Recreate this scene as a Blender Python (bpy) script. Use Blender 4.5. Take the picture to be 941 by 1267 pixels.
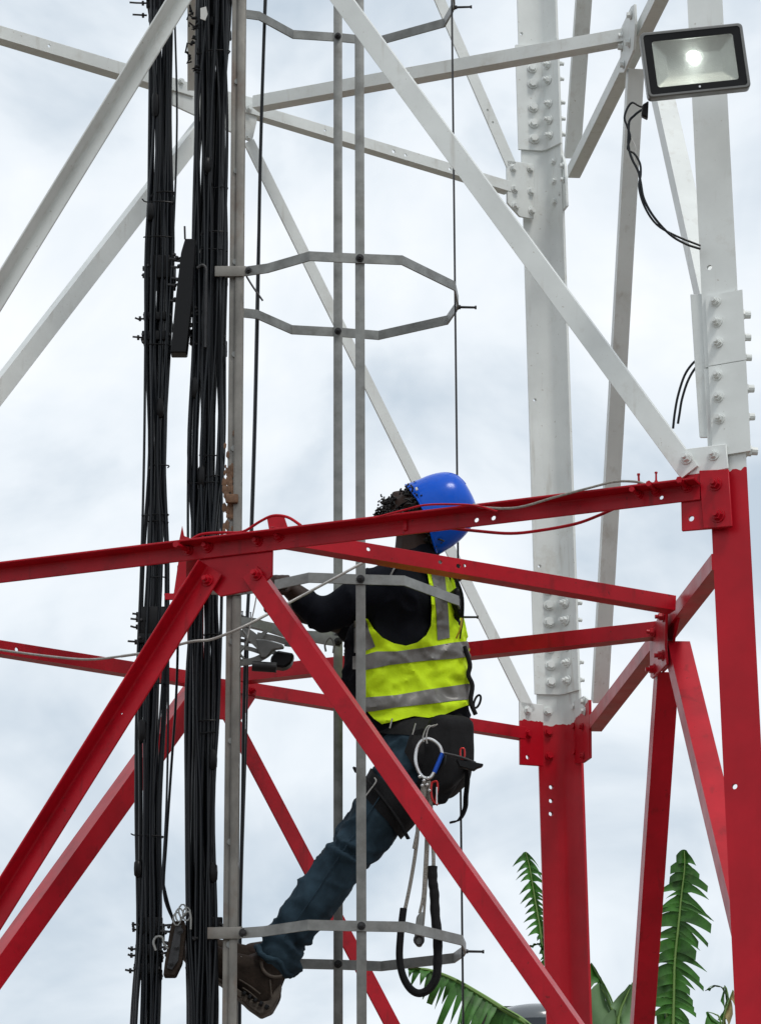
import bpy, bmesh, math, random
from mathutils import Vector, Matrix, noise
from math import sin, cos, pi, radians

random.seed(7)
for o in list(bpy.data.objects):
    bpy.data.objects.remove(o)
SC = bpy.context.scene
COL = SC.collection

# ------------------------------------------------------------------ camera
CAMZ = 1.6
FPX, PITCH, ROLL = 4230.2, 0.30198, 0.00416      # focal length in photo pixels, tilt up, roll
PW, PH = 941.0, 1267.0
F_ = Vector((0, cos(PITCH), sin(PITCH)))
U_ = Vector((0, -sin(PITCH), cos(PITCH)))
R_ = Vector((1, 0, 0))
rr = R_ * cos(ROLL) - U_ * sin(ROLL)
uu = U_ * cos(ROLL) + R_ * sin(ROLL)
CAM = Vector((0, 0, CAMZ))
cd = bpy.data.cameras.new('camera')
cam = bpy.data.objects.new('camera', cd)
COL.objects.link(cam)
m3 = Matrix((rr, uu, -F_)).transposed()
cam.matrix_world = Matrix.Translation(CAM) @ m3.to_4x4()
cd.sensor_fit = 'VERTICAL'; cd.sensor_height = 24.0
cd.lens = 24.0 * FPX / PH
cd.clip_start = 0.1; cd.clip_end = 4000
SC.camera = cam

def ray(px, py):
    return (F_ * FPX + rr * (px - PW / 2) - uu * (py - PH / 2)).normalized()
def at(px, py, y):
    """point that shows at a photo pixel, y metres away from the camera"""
    d = ray(px, py); return CAM + d * (y / d.y)
def atz(px, py, z):
    d = ray(px, py); return CAM + d * ((z - CAMZ) / d.z)
def onp(px, py, plane, off=0.0):
    p, n = plane; d = ray(px, py)
    return CAM + d * ((p + n * off - CAM).dot(n) / d.dot(n))
def proj(P):
    v = P - CAM; d = v.dot(F_)
    return (PW / 2 + FPX * v.dot(rr) / d, PH / 2 - FPX * v.dot(uu) / d)

# ------------------------------------------------------------------ world, sun, exposure
SUN_EL, SUN_AZ = radians(58), radians(215)
w = bpy.data.worlds.new('World'); SC.world = w; w.use_nodes = True
nt = w.node_tree; nt.nodes.clear()
out = nt.nodes.new('ShaderNodeOutputWorld'); bg = nt.nodes.new('ShaderNodeBackground')
sky = nt.nodes.new('ShaderNodeTexSky'); sky.sky_type = 'NISHITA'; sky.sun_disc = False
sky.sun_elevation = SUN_EL; sky.sun_rotation = SUN_AZ; sky.air_density = 1.0; sky.dust_density = 2.0
tc = nt.nodes.new('ShaderNodeTexCoord')
def wnoise(scale, detail, loc, stretch=(1, 1, 1.3)):
    mp = nt.nodes.new('ShaderNodeMapping'); mp.inputs['Scale'].default_value = stretch
    mp.inputs['Location'].default_value = loc
    n = nt.nodes.new('ShaderNodeTexNoise'); n.inputs['Scale'].default_value = scale
    n.inputs['Detail'].default_value = detail; n.inputs['Roughness'].default_value = .52
    n.inputs['Distortion'].default_value = .5
    nt.links.new(tc.outputs['Generated'], mp.inputs[0]); nt.links.new(mp.outputs[0], n.inputs[0])
    return n
n1 = wnoise(8.0, 7, (3.1, .4, 1.7)); n2 = wnoise(16, 4, (.3, 2.2, .9))
cr = nt.nodes.new('ShaderNodeValToRGB')
cr.color_ramp.elements[0].position = .36; cr.color_ramp.elements[0].color = (5.2, 6.05, 6.9, 1)
cr.color_ramp.elements[1].position = .64; cr.color_ramp.elements[1].color = (9.5, 9.75, 10., 1)
e = cr.color_ramp.elements.new(.5); e.color = (8.0, 8.55, 9.05, 1)
mixn = nt.nodes.new('ShaderNodeMix'); mixn.data_type = 'FLOAT'; mixn.inputs[0].default_value = .3
nt.links.new(n1.outputs['Fac'], mixn.inputs[2]); nt.links.new(n2.outputs['Fac'], mixn.inputs[3])
nt.links.new(mixn.outputs[0], cr.inputs[0])
mx = nt.nodes.new('ShaderNodeMix'); mx.data_type = 'RGBA'; mx.inputs[0].default_value = .93
nt.links.new(sky.outputs[0], mx.inputs[6]); nt.links.new(cr.outputs[0], mx.inputs[7])
nt.links.new(mx.outputs[2], bg.inputs[0]); bg.inputs[1].default_value = .1
nt.links.new(bg.outputs[0], out.inputs[0])
sd = bpy.data.lights.new('sun', 'SUN'); sd.energy = 1.45; sd.angle = radians(14); sd.color = (1, .97, .92)
sun = bpy.data.objects.new('sun', sd); COL.objects.link(sun)
# the sun stands high, behind and right of the camera
sdir = Vector((sin(radians(32)) * cos(SUN_EL), -cos(radians(35)) * cos(SUN_EL), sin(SUN_EL)))
sun.matrix_world = sdir.to_track_quat('Z', 'Y').to_matrix().to_4x4()
sky.sun_rotation = math.atan2(sdir.x, sdir.y)
SC.view_settings.view_transform = 'Standard'; SC.view_settings.look = 'None'
SC.view_settings.exposure = 0.17; SC.view_settings.gamma = 1.0; SC.view_settings.use_curve_mapping = False
SC.cycles.max_bounces = 6

# ------------------------------------------------------------------ materials
def mat(name, col, rough=.5, metal=0., var=.15, vscale=6., stain=None, sfac=.5, sscale=3., bump=.2, bscale=60.,
        spec=.5, stretch=(1, 1, 1), coat=0., alt=None, streak=None):
    m = bpy.data.materials.new(name); m.use_nodes = True; t = m.node_tree; N = t.nodes; L = t.links
    b = N['Principled BSDF']; b.inputs['Roughness'].default_value = rough; b.inputs['Metallic'].default_value = metal
    b.inputs['Specular IOR Level'].default_value = spec; b.inputs['Coat Weight'].default_value = coat
    b.inputs['Coat Roughness'].default_value = .25
    g = N.new('ShaderNodeNewGeometry'); mp = N.new('ShaderNodeMapping'); mp.inputs['Scale'].default_value = stretch
    L.new(g.outputs['Position'], mp.inputs[0])
    def nz(s, d=6, r=.6):
        n = N.new('ShaderNodeTexNoise'); n.inputs['Scale'].default_value = s; n.inputs['Detail'].default_value = d
        n.inputs['Roughness'].default_value = r; L.new(mp.outputs[0], n.inputs[0]); return n
    a = nz(vscale)
    r = N.new('ShaderNodeValToRGB'); r.color_ramp.elements[0].position = .3; r.color_ramp.elements[1].position = .7
    c = Vector(col[:3])
    r.color_ramp.elements[0].color = (*(c * (1 - var)), 1); r.color_ramp.elements[1].color = (*(c * (1 + var * .6)), 1)
    L.new(a.outputs['Fac'], r.inputs[0]); cur = r.outputs[0]
    if stain:
        s = nz(sscale, 8, .7); sr = N.new('ShaderNodeValToRGB')
        sr.color_ramp.elements[0].position = .56; sr.color_ramp.elements[1].position = .72
        L.new(s.outputs['Fac'], sr.inputs[0])
        mm = N.new('ShaderNodeMath'); mm.operation = 'MULTIPLY'; mm.inputs[1].default_value = sfac
        L.new(sr.outputs[0], mm.inputs[0])
        x = N.new('ShaderNodeMix'); x.data_type = 'RGBA'; L.new(mm.outputs[0], x.inputs[0])
        L.new(cur, x.inputs[6]); x.inputs[7].default_value = (*stain, 1); cur = x.outputs[2]
    if streak:   # run-off streaks and chips
        mp2 = N.new('ShaderNodeMapping'); mp2.inputs['Scale'].default_value = (1, 1, .12); L.new(g.outputs['Position'], mp2.inputs[0])
        for sc_, lo_, hi_, fc_, mpp in ((34, .60, .74, streak[1], mp2), (75, .69, .73, streak[1] * 1.6, mp)):
            s = N.new('ShaderNodeTexNoise'); s.inputs['Scale'].default_value = sc_; s.inputs['Detail'].default_value = 5; L.new(mpp.outputs[0], s.inputs[0])
            sr = N.new('ShaderNodeValToRGB'); sr.color_ramp.elements[0].position = lo_; sr.color_ramp.elements[1].position = hi_
            L.new(s.outputs['Fac'], sr.inputs[0])
            mm = N.new('ShaderNodeMath'); mm.operation = 'MULTIPLY'; mm.inputs[1].default_value = min(1, fc_); L.new(sr.outputs[0], mm.inputs[0])
            x = N.new('ShaderNodeMix'); x.data_type = 'RGBA'; L.new(mm.outputs[0], x.inputs[0]); L.new(cur, x.inputs[6]); x.inputs[7].default_value = (*streak[0], 1); cur = x.outputs[2]
    if alt:   # a second colour below a world height, with a hand-painted edge
        sp = N.new('ShaderNodeSeparateXYZ'); L.new(g.outputs['Position'], sp.inputs[0])
        n = nz(14, 3); ad = N.new('ShaderNodeMath'); ad.operation = 'MULTIPLY_ADD'; ad.inputs[1].default_value = .05
        L.new(n.outputs['Fac'], ad.inputs[0]); L.new(sp.outputs['Z'], ad.inputs[2])
        lt = N.new('ShaderNodeMath'); lt.operation = 'LESS_THAN'; lt.inputs[1].default_value = alt[0] + .025
        L.new(ad.outputs[0], lt.inputs[0])
        ar = N.new('ShaderNodeValToRGB'); ar.color_ramp.elements[0].position = .3; ar.color_ramp.elements[1].position = .7
        c2 = Vector(alt[1]); ar.color_ramp.elements[0].color = (*(c2 * .8), 1); ar.color_ramp.elements[1].color = (*(c2 * 1.12), 1)
        L.new(a.outputs['Fac'], ar.inputs[0])
        x = N.new('ShaderNodeMix'); x.data_type = 'RGBA'; L.new(lt.outputs[0], x.inputs[0])
        L.new(cur, x.inputs[6]); L.new(ar.outputs[0], x.inputs[7]); cur = x.outputs[2]
    L.new(cur, b.inputs['Base Color'])
    q = nz(vscale * 2.3, 4); rm = N.new('ShaderNodeMapRange'); rm.inputs[3].default_value = max(.02, rough - .12); rm.inputs[4].default_value = rough + .12
    L.new(q.outputs['Fac'], rm.inputs[0]); L.new(rm.outputs[0], b.inputs['Roughness'])
    if bump:
        bn = nz(bscale, 5); bp = N.new('ShaderNodeBump'); bp.inputs['Strength'].default_value = bump; bp.inputs['Distance'].default_value = .002
        L.new(bn.outputs['Fac'], bp.inputs['Height']); L.new(bp.outputs[0], b.inputs['Normal'])
    return m

K = 1.25
ZL = 2.215 * K + CAMZ     # height of the red ring of beams
ZPAINT = 0.0
WHITE = (.69, .715, .70); RED = (.42, .004, .014)
M = {}
M['white'] = mat('white_tower_paint', WHITE, .40, streak=((.30, .25, .19), .28), var=.1, vscale=5, stain=(.33, .28, .21), sfac=.32, sscale=8, bump=.10, bscale=55, spec=.35)
M['red'] = mat('red_tower_paint', RED, .34, streak=((.13, .006, .008), .5), var=.25, vscale=6, stain=(.12, .003, .006), sfac=.5, sscale=11, bump=.12, bscale=50, spec=.22)
M['galv'] = mat('galvanised_steel', (.23, .235, .225), .42, metal=.35, var=.35, vscale=16, stain=(.11, .10, .085), sfac=.6, sscale=9, bump=.15, bscale=80)
M['rail'] = mat('weathered_galvanised_rail', (.21, .20, .18), .5, metal=.25, var=.35, vscale=12, stain=(.13, .055, .022), sfac=.55, sscale=5, bump=.4, bscale=90, stretch=(1, 1, .6))
M['rust'] = mat('rusty_steel', (.16, .085, .045), .7, metal=.1, var=.5, vscale=30, bump=.6)
M['darksteel'] = mat('dark_steel', (.035, .035, .037), .5, metal=.4, var=.4, vscale=20, bump=.3)
M['cable'] = mat('black_cable_jacket', (.0035, .0055, .0085), .42, var=.5, vscale=4, bump=.15, bscale=40, stretch=(1, 1, .2), spec=.34)
M['blackplastic'] = mat('black_plastic', (.005, .005, .006), .4, var=.2, vscale=30, bump=.2, spec=.2)
M['skin'] = mat('dark_brown_skin', (.030, .0145, .0095), .55, spec=.25, var=.2, vscale=25, bump=.3, bscale=200)
M['hair'] = mat('black_hair', (.008, .0075, .007), .6, var=.4, vscale=60, bump=.9, bscale=140)
M['jacket'] = mat('black_navy_jersey', (.0042, .005, .009), .85, var=.4, vscale=9, bump=.4, bscale=120, spec=.12)
M['jeans'] = mat('blue_denim', (.027, .050, .070), .85, var=.6, vscale=9, stain=(.045, .085, .115), sfac=.6, sscale=10, bump=.4, bscale=220, spec=.12)
M['vest'] = mat('fluorescent_yellow_fabric', (.58, .82, .008), .75, var=.16, vscale=14, bump=.4, bscale=180, spec=.25)
M['reflective'] = mat('grey_reflective_tape', (.17, .165, .155), .4, metal=.15, var=.22, vscale=22, bump=.3, bscale=200)
M['boot'] = mat('brown_suede', (.034, .024, .018), .85, var=.5, vscale=25, bump=.8, bscale=150, spec=.2)
M['sole'] = mat('tan_rubber_sole', (.07, .055, .042), .8, var=.4, vscale=40, bump=.5)
M['bluehat'] = mat('blue_helmet_plastic', (.001, .095, .62), .20, var=.08, vscale=8, stain=(.001, .06, .42), sscale=20, bump=.03, coat=.15, spec=.2)
M['harness'] = mat('black_webbing', (.005, .005, .006), .75, var=.3, vscale=60, bump=.6, bscale=300, spec=.25)
M['chrome'] = mat('polished_aluminium', (.62, .62, .62), .25, metal=.85, var=.1, vscale=40, bump=.05)
M['bluegate'] = mat('blue_anodised_metal', (.004, .07, .45), .3, metal=.4, var=.1, bump=.05)
M['redgate'] = mat('red_anodised_metal', (.45, .01, .01), .3, metal=.4, var=.1, bump=.05)
M['rope'] = mat('grey_braided_rope', (.30, .28, .25), .85, var=.45, vscale=120, bump=1., bscale=260, stretch=(1, 1, 3))
M['steelwire'] = mat('bright_steel_cable', (.38, .37, .35), .4, metal=.5, var=.25, vscale=60, bump=.3)
M['lamphousing'] = mat('grey_lamp_housing', (.17, .17, .165), .4, metal=.5, var=.12, vscale=14, bump=.2)
M['reflector'] = mat('lamp_reflector', (.38, .39, .35), .38, metal=.5, var=.08, vscale=60, bump=.35, bscale=300)
M['leaf'] = mat('banana_leaf_green', (.040, .140, .018), .5, var=.65, vscale=7, stain=(.10, .17, .04), sfac=.5, sscale=12, bump=.3, bscale=40, spec=.3)
M['leaflight'] = mat('banana_leaf_underside', (.13, .23, .10), .55, var=.3, vscale=5, bump=.3, bscale=40)
M['leafdry'] = mat('dried_banana_leaf', (.34, .27, .12), .8, var=.4, vscale=14, bump=.5)
M['rib'] = mat('banana_midrib', (.15, .26, .06), .5, var=.2, bump=.1)
M['trunk'] = mat('banana_stem', (.13, .15, .06), .7, var=.4, vscale=8, stain=(.10, .06, .03), bump=.5, stretch=(1, 1, .3))
M['grass'] = mat('bare_earth_and_grass', (.15, .13, .10), .9, var=.4, vscale=3, stain=(.05, .07, .03), sfac=.6, sscale=.8, bump=.8, bscale=20)
M['concrete'] = mat('concrete', (.32, .31, .29), .85, var=.2, vscale=4, stain=(.18, .17, .15), bump=.5, bscale=40)
M['darkroof'] = mat('dark_green_sheet', (.012, .02, .018), .4, var=.3, bump=.2)
M['tank'] = mat('glossy_grey_tank', (.10, .11, .12), .18, var=.08, vscale=3, bump=.03, coat=.4)
M['tankdark'] = mat('dark_tank_band', (.015, .02, .028), .2, var=.1, bump=.03)
M['yellowtag'] = mat('yellow_cord', (.5, .36, .02), .6, bump=.1)
M['whitetag'] = mat('white_thread', (.6, .6, .58), .7, bump=.1)

def emat(name, col, s):
    m = bpy.data.materials.new(name); m.use_nodes = True; b = m.node_tree.nodes['Principled BSDF']
    b.inputs['Base Color'].default_value = (*col, 1)
    b.inputs['Emission Color'].default_value = (*col, 1); b.inputs['Emission Strength'].default_value = s
    return m
M['led'] = emat('lit_led_chip', (.92, .97, 1.), 60)
def glassmat():
    m = bpy.data.materials.new('lamp_glass'); m.use_nodes = True; t = m.node_tree; t.nodes.clear()
    o = t.nodes.new('ShaderNodeOutputMaterial'); tr = t.nodes.new('ShaderNodeBsdfTransparent'); gl = t.nodes.new('ShaderNodeBsdfGlossy')
    gl.inputs['Roughness'].default_value = .05; mi = t.nodes.new('ShaderNodeMixShader'); mi.inputs[0].default_value = .06
    tr.inputs[0].default_value = (.95, .96, .95, 1)
    t.links.new(tr.outputs[0], mi.inputs[1]); t.links.new(gl.outputs[0], mi.inputs[2]); t.links.new(mi.outputs[0], o.inputs[0]); return m
M['glass'] = glassmat()

# ------------------------------------------------------------------ object helpers
WLOC = {}
def tag(o, label=None, cat=None, group=None, kind=None):
    if label: o['label'] = label
    if cat: o['category'] = cat
    if group: o['group'] = group
    if kind: o['kind'] = kind
    return o
def thing(name, loc, label, cat, group=None):
    o = bpy.data.objects.new(name, None); COL.objects.link(o); o.empty_display_size = .1
    o.location = loc; WLOC[o] = Vector(loc); return tag(o, label, cat, group)
def finish(me, ang=35):
    me.validate()
    bm = bmesh.new(); bm.from_mesh(me)
    a = radians(ang)
    for f in bm.faces: f.smooth = True
    for e in bm.edges:
        e.smooth = len(e.link_faces) == 2 and e.calc_face_angle(0) < a
    bm.to_mesh(me); bm.free()
def obj(name, bm, material, parent=None, ang=35, label=None):
    me = bpy.data.meshes.new(name)
    if isinstance(bm, bpy.types.Mesh): me = bm
    else:
        bmesh.ops.recalc_face_normals(bm, faces=bm.faces); bm.to_mesh(me); bm.free()
    vs = me.vertices
    if not len(vs): print('EMPTY', name); return None
    lo = Vector([min(v.co[i] for v in vs) for i in range(3)]); hi = Vector([max(v.co[i] for v in vs) for i in range(3)])
    c = (lo + hi) / 2
    me.transform(Matrix.Translation(-c)); finish(me, ang)
    me.materials.clear(); me.materials.append(material)
    o = bpy.data.objects.new(name, me); COL.objects.link(o); o.location = c; WLOC[o] = c.copy()
    if parent: o.parent = parent; o.matrix_parent_inverse = Matrix.Translation(-WLOC[parent])
    if label: o['label'] = label
    return o
def inst(name, me, M4, parent, label=None):
    o = bpy.data.objects.new(name, me); COL.objects.link(o); o.matrix_basis = M4
    if parent: o.parent = parent; o.matrix_parent_inverse = Matrix.Translation(-WLOC[parent])
    if label: o['label'] = label
    return o

def frame(p, x, z):
    """matrix with origin p, Z along z, X near x"""
    z = z.normalized(); x = (x - z * x.dot(z)).normalized(); y = z.cross(x)
    return Matrix.Translation(p) @ Matrix((x, y, z)).transposed().to_4x4()
def box(bm, M4, sx, sy, sz, bev=0.0):
    r = bmesh.ops.create_cube(bm, size=1, matrix=M4 @ Matrix.Diagonal((sx, sy, sz, 1)))
    if bev:
        es = list({e for v in r['verts'] for e in v.link_edges})
        bmesh.ops.bevel(bm, geom=es, offset=bev, segments=2, affect='EDGES', profile=.5)
def sweep(bm, profile, path_frames, closed=True, cap=True):
    rings = []
    for (o, u, v) in path_frames:
        rings.append([bm.verts.new(o + u * a + v * b) for a, b in profile])
    n = len(profile)
    for r0, r1 in zip(rings, rings[1:]):
        for i in range(n if closed else n - 1):
            j = (i + 1) % n
            bm.faces.new((r0[i], r0[j], r1[j], r1[i]))
    if cap:
        bm.faces.new(rings[0][::-1]); bm.faces.new(rings[-1])
    return rings
def circ(r, n=8, ph=0): return [(r * cos(2 * pi * i / n + ph), r * sin(2 * pi * i / n + ph)) for i in range(n)]
def catmull(pts, n=8):
    if len(pts) < 3: return [p.copy() for p in pts]
    P = [pts[0] * 2 - pts[1]] + list(pts) + [pts[-1] * 2 - pts[-2]]
    o = []
    for i in range(1, len(P) - 2):
        for k in range(n):
            t = k / n; a, b, c, d = P[i - 1], P[i], P[i + 1], P[i + 2]
            o.append(.5 * ((2 * b) + (c - a) * t + (2 * a - 5 * b + 4 * c - d) * t * t + (3 * b - a - 3 * c + d) * t ** 3))
    o.append(P[-2].copy()); return o
def frames(pts, up=Vector((0, 0, 1))):
    fr = []; prev = None
    for i, p in enumerate(pts):
        d = (pts[min(i + 1, len(pts) - 1)] - pts[max(i - 1, 0)]).normalized()
        if prev is None:
            q = up if abs(d.dot(up)) < .95 else Vector((1, 0, 0))
            u = (q - d * q.dot(d)).normalized()
        else:
            u = (prev - d * prev.dot(d)).normalized()
        prev = u; fr.append((p, u, d.cross(u)))
    return fr
def tube(bm, pts, r, n=8, rf=None, smooth=0):
    if smooth: pts = catmull(pts, smooth)
    fr = frames(pts); rings = []
    for i, (o, u, v) in enumerate(fr):
        k = r if rf is None else rf(i / (len(fr) - 1))
        rings.append([bm.verts.new(o + u * a * k + v * b * k) for a, b in circ(1, n)])
    for r0, r1 in zip(rings, rings[1:]):
        for i in range(n): bm.faces.new((r0[i], r0[(i + 1) % n], r1[(i + 1) % n], r1[i]))
    bm.faces.new(rings[0][::-1]); bm.faces.new(rings[-1])
def flatbar(bm, pts, width_dir, w, t, smooth=0):
    """flat bar along pts; width along width_dir (constant), thickness across"""
    if smooth: pts = catmull(pts, smooth)
    rings = []
    for i, p in enumerate(pts):
        a = (p - pts[i - 1]).normalized() if i else (pts[1] - p).normalized()
        b = (pts[i + 1] - p).normalized() if i < len(pts) - 1 else a
        d = (a + b).normalized(); k = 1 / max(.5, d.dot(a))
        wd = (width_dir - d * width_dir.dot(d)).normalized(); s = d.cross(wd) * k
        rings.append((p, wd, s))
    sweep(bm, [(-w / 2, -t / 2), (w / 2, -t / 2), (w / 2, t / 2), (-w / 2, t / 2)], rings)
def apply_mods(o):
    dg = bpy.context.evaluated_depsgraph_get(); dg.update()
    me = bpy.data.meshes.new_from_object(o.evaluated_get(dg)); return me
def tmp(bm):
    me = bpy.data.meshes.new('tmp'); bmesh.ops.recalc_face_normals(bm, faces=bm.faces); bm.to_mesh(me); bm.free()
    o = bpy.data.objects.new('tmp', me); COL.objects.link(o); return o
def boolean(me, cutter_bm, op='DIFFERENCE'):
    o = bpy.data.objects.new('tmp', me); COL.objects.link(o); c = tmp(cutter_bm)
    md = o.modifiers.new('b', 'BOOLEAN'); md.operation = op; md.object = c; md.solver = 'EXACT'
    r = apply_mods(o)
    if op == 'INTERSECT' and len(r.vertices) < 20:
        md.use_self = True; r = apply_mods(o)
        if len(r.vertices) < 20: md.solver = 'FAST'; r = apply_mods(o)
    bpy.data.objects.remove(o); bpy.data.objects.remove(c); return r

def angle(name, h0, h1, uin, vout, w1, w2, mat_, parent, t=.006, holes=(), label=None, ends=(0, 0)):
    """steel angle: heel line h0-h1, flange 1 along uin (in the face), flange 2 along vout. holes: (fraction along, fraction across flange 1)"""
    a = (h1 - h0); Lg = a.length; a.normalize()
    u = (uin - a * uin.dot(a)).normalized(); v = vout - a * vout.dot(a); v = (v - u * v.dot(u)).normalized()
    r = t * .9
    prof = [(0, 0), (w1 - .001, 0), (w1, .001), (w1, t * .75), (w1 - t * .25, t), (t + r, t)]
    prof += [(t + r - r * sin(k * pi / 8), t + r - r * cos(k * pi / 8)) for k in (1, 2, 3)]
    prof += [(t, t + r), (t, w2 - t * .25), (t * .75, w2), (.001, w2), (0, w2 - .001)]
    bm = bmesh.new()
    rings = []
    for s, e in ((h0, ends[0]), (h1, ends[1])):
        rings.append([bm.verts.new(s + u * p + v * q + a * (e * p)) for p, q in prof])
    n = len(prof)
    for i in range(n): bm.faces.new((rings[0][i], rings[0][(i + 1) % n], rings[1][(i + 1) % n], rings[1][i]))
    bm.faces.new(rings[0][::-1]); bm.faces.new(rings[1])
    if holes:
        bmesh.ops.recalc_face_normals(bm, faces=bm.faces)
        me = bpy.data.meshes.new('t'); bm.to_mesh(me); bm.free()
        cb = bmesh.new()
        for hfr, hw, hr in holes:
            c = h0 + a * Lg * hfr + u * (w1 * hw)
            bmesh.ops.create_cone(cb, cap_ends=True, segments=12, radius1=hr, radius2=hr, depth=.06, matrix=frame(c, a, v))
        bm = boolean(me, cb)
    return obj(name, bm, mat_, parent, label=label)
def plate(name, pts, n, t, mat_, parent, holes=(), label=None, bev=.0015):
    """flat plate: outline points (3D, coplanar), thickness t along n"""
    bm = bmesh.new()
    n = n.normalized()
    vs = [bm.verts.new(p) for p in pts]; f = bm.faces.new(vs)
    r = bmesh.ops.extrude_face_region(bm, geom=[f])
    bmesh.ops.translate(bm, vec=n * t, verts=[g for g in r['geom'] if isinstance(g, bmesh.types.BMVert)])
    bmesh.ops.recalc_face_normals(bm, faces=bm.faces)
    if bev: bmesh.ops.bevel(bm, geom=list(bm.edges), offset=bev, segments=1, affect='EDGES')
    if holes:
        me = bpy.data.meshes.new('t'); bm.to_mesh(me); bm.free(); cb = bmesh.new()
        for c, hr in holes:
            bmesh.ops.create_cone(cb, cap_ends=True, segments=12, radius1=hr, radius2=hr, depth=.1, matrix=frame(c, pts[1] - pts[0], n))
        bm = boolean(me, cb)
    return obj(name, bm, mat_, parent, label=label)

def bolt_mesh(material, r=.011, long_=False, nut=True):
    bm = bmesh.new()
    I = Matrix.Identity(4)
    bmesh.ops.create_cone(bm, cap_ends=True, segments=14, radius1=r * 1.35, radius2=r * 1.3, depth=.003, matrix=Matrix.Translation((0, 0, .0015)))
    bmesh.ops.create_cone(bm, cap_ends=True, segments=6, radius1=r, radius2=r * .93, depth=r * .95, matrix=Matrix.Translation((0, 0, .003 + r * .47)))
    if nut:
        L = .045 if long_ else r * .9
        bmesh.ops.create_cone(bm, cap_ends=True, segments=10, radius1=r * .55, radius2=r * .5, depth=L, matrix=Matrix.Translation((0, 0, .003 + r * .9 + L / 2)))
        if long_:
            bmesh.ops.create_cone(bm, cap_ends=True, segments=6, radius1=r * .8, radius2=r * .8, depth=r * .8, matrix=Matrix.Translation((0, 0, .003 + r * .9 + L - r * .1)))
    me = bpy.data.meshes.new('bolt'); bmesh.ops.recalc_face_normals(bm, faces=bm.faces); bm.to_mesh(me); bm.free(); finish(me, 30)
    me.materials.append(material); return me
def peg_mesh(material):
    bm = bmesh.new()
    for r0, r1, z0_, z1_, n_ in ((.014, .014, 0, .004, 14), (.0098, .0092, .004, .027, 10), (.0125, .0125, .004, .013, 6)):
        bmesh.ops.create_cone(bm, cap_ends=True, segments=n_, radius1=r0, radius2=r1, depth=z1_ - z0_, matrix=Matrix.Translation((0, 0, (z0_ + z1_) / 2)))
    me = bpy.data.meshes.new('bolt'); bm.to_mesh(me); bm.free(); finish(me, 30); me.materials.append(material); return me
BM = {'white': bolt_mesh(M['white']), 'red': bolt_mesh(M['red']), 'galv': bolt_mesh(M['darksteel'], .008),
      'whitepeg': peg_mesh(M['white']), 'head': bolt_mesh(M['white'], .0105, nut=False), 'redhead': bolt_mesh(M['red'], .0105, nut=False),
      'redlong': bolt_mesh(M['red'], .010, True), 'dark': bolt_mesh(M['darksteel'], .007, True)}

def bolt(kind, p, n, parent, s=1.0, name='bolt'):
    s *= random.uniform(.93, 1.07); n = n.normalized() + Vector([random.uniform(-.05, .05) for _ in range(3)])
    M4 = frame(p, Vector((random.random(), random.random(), random.random())), n) @ Matrix.Scale(s, 4)
    return inst(name, BM[kind], M4, parent)

# ------------------------------------------------------------------ ground
bm = bmesh.new()
bmesh.ops.create_grid(bm, x_segments=8, y_segments=8, size=1500)
g = obj('ground', bm, M['grass']); tag(g, kind='structure')
bm = bmesh.new(); box(bm, Matrix.Translation((0, 10, .06)), 4.6, 4.4, .12, .02)
s = obj('concrete_pad', bm, M['concrete']); tag(s, kind='structure')

# ------------------------------------------------------------------ tower geometry
TH = -.94174; X0 = -.03748
def mleg(i, z):                      # legs of the fitted three-legged tower, metres
    zz = (z - CAMZ) / K
    s_ = 2.42058 + (2.31049 - 2.42058) * (zz - 2.215035) / (3.835026 - 2.215035)
    R = s_ / math.sqrt(3); a = TH + i * 2 * pi / 3
    return Vector((K * (X0 + R * cos(a)), K * (8 + R * sin(a)), z))
def lineleg(p0, p1):
    d = p1 - p0
    return lambda z: p0 + d * ((z - p0.z) / d.z)
LA = lineleg(at(893, 0, 8.63), at(959, 1267, 8.55))
LB = lineleg(at(669, 0, 11.50), at(709.5, 1267, 11.64))
LC = lambda z: mleg(2, z)
zb, zt = 2., 7.
def plane(L1, L2, sgn_pt):
    p = L1(zb); n = (L2(zb) - p).cross(L1(zt) - p).normalized()
    if n.dot(Vector((0, 10, 5)) - p) > 0: n = -n
    return (p, n)
PAC, PAB, PBC = plane(LA, LC, 0), plane(LA, LB, 0), plane(LB, LC, 0)
nAC, nAB, nBC = PAC[1], PAB[1], PBC[1]
UP = Vector((0, 0, 1))
zA = lambda py: onp(LA_px(py), py, PAC).z
tower = thing('lattice_tower', (0, 10, .12), 'three-legged steel lattice tower painted red below and white above', 'tower')
T = tower
# paint height where the legs change from white to red
ZP = atz(925, 581, 1).z
d = ray(925, 581); LAp = CAM + d * (LA(5).y / d.y); ZPAINT = LAp.z
M['legpaint'] = mat('two_colour_leg_paint', WHITE, .4, streak=((.14, .04, .03), .3), var=.1, vscale=5, stain=(.33, .27, .19), sfac=.3, sscale=7, bump=.1, bscale=55, spec=.25, alt=(ZPAINT, RED))
d = ray(700, 897); ZPB = (CAM + d * (LB(5).y / d.y)).z
M['legpaintB'] = mat('two_colour_rear_leg_paint', WHITE, .4, streak=((.14, .04, .03), .3), var=.1, vscale=5, stain=(.33, .27, .19), sfac=.3, sscale=7, bump=.1, bscale=55, spec=.25, alt=(ZPB, RED))

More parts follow.
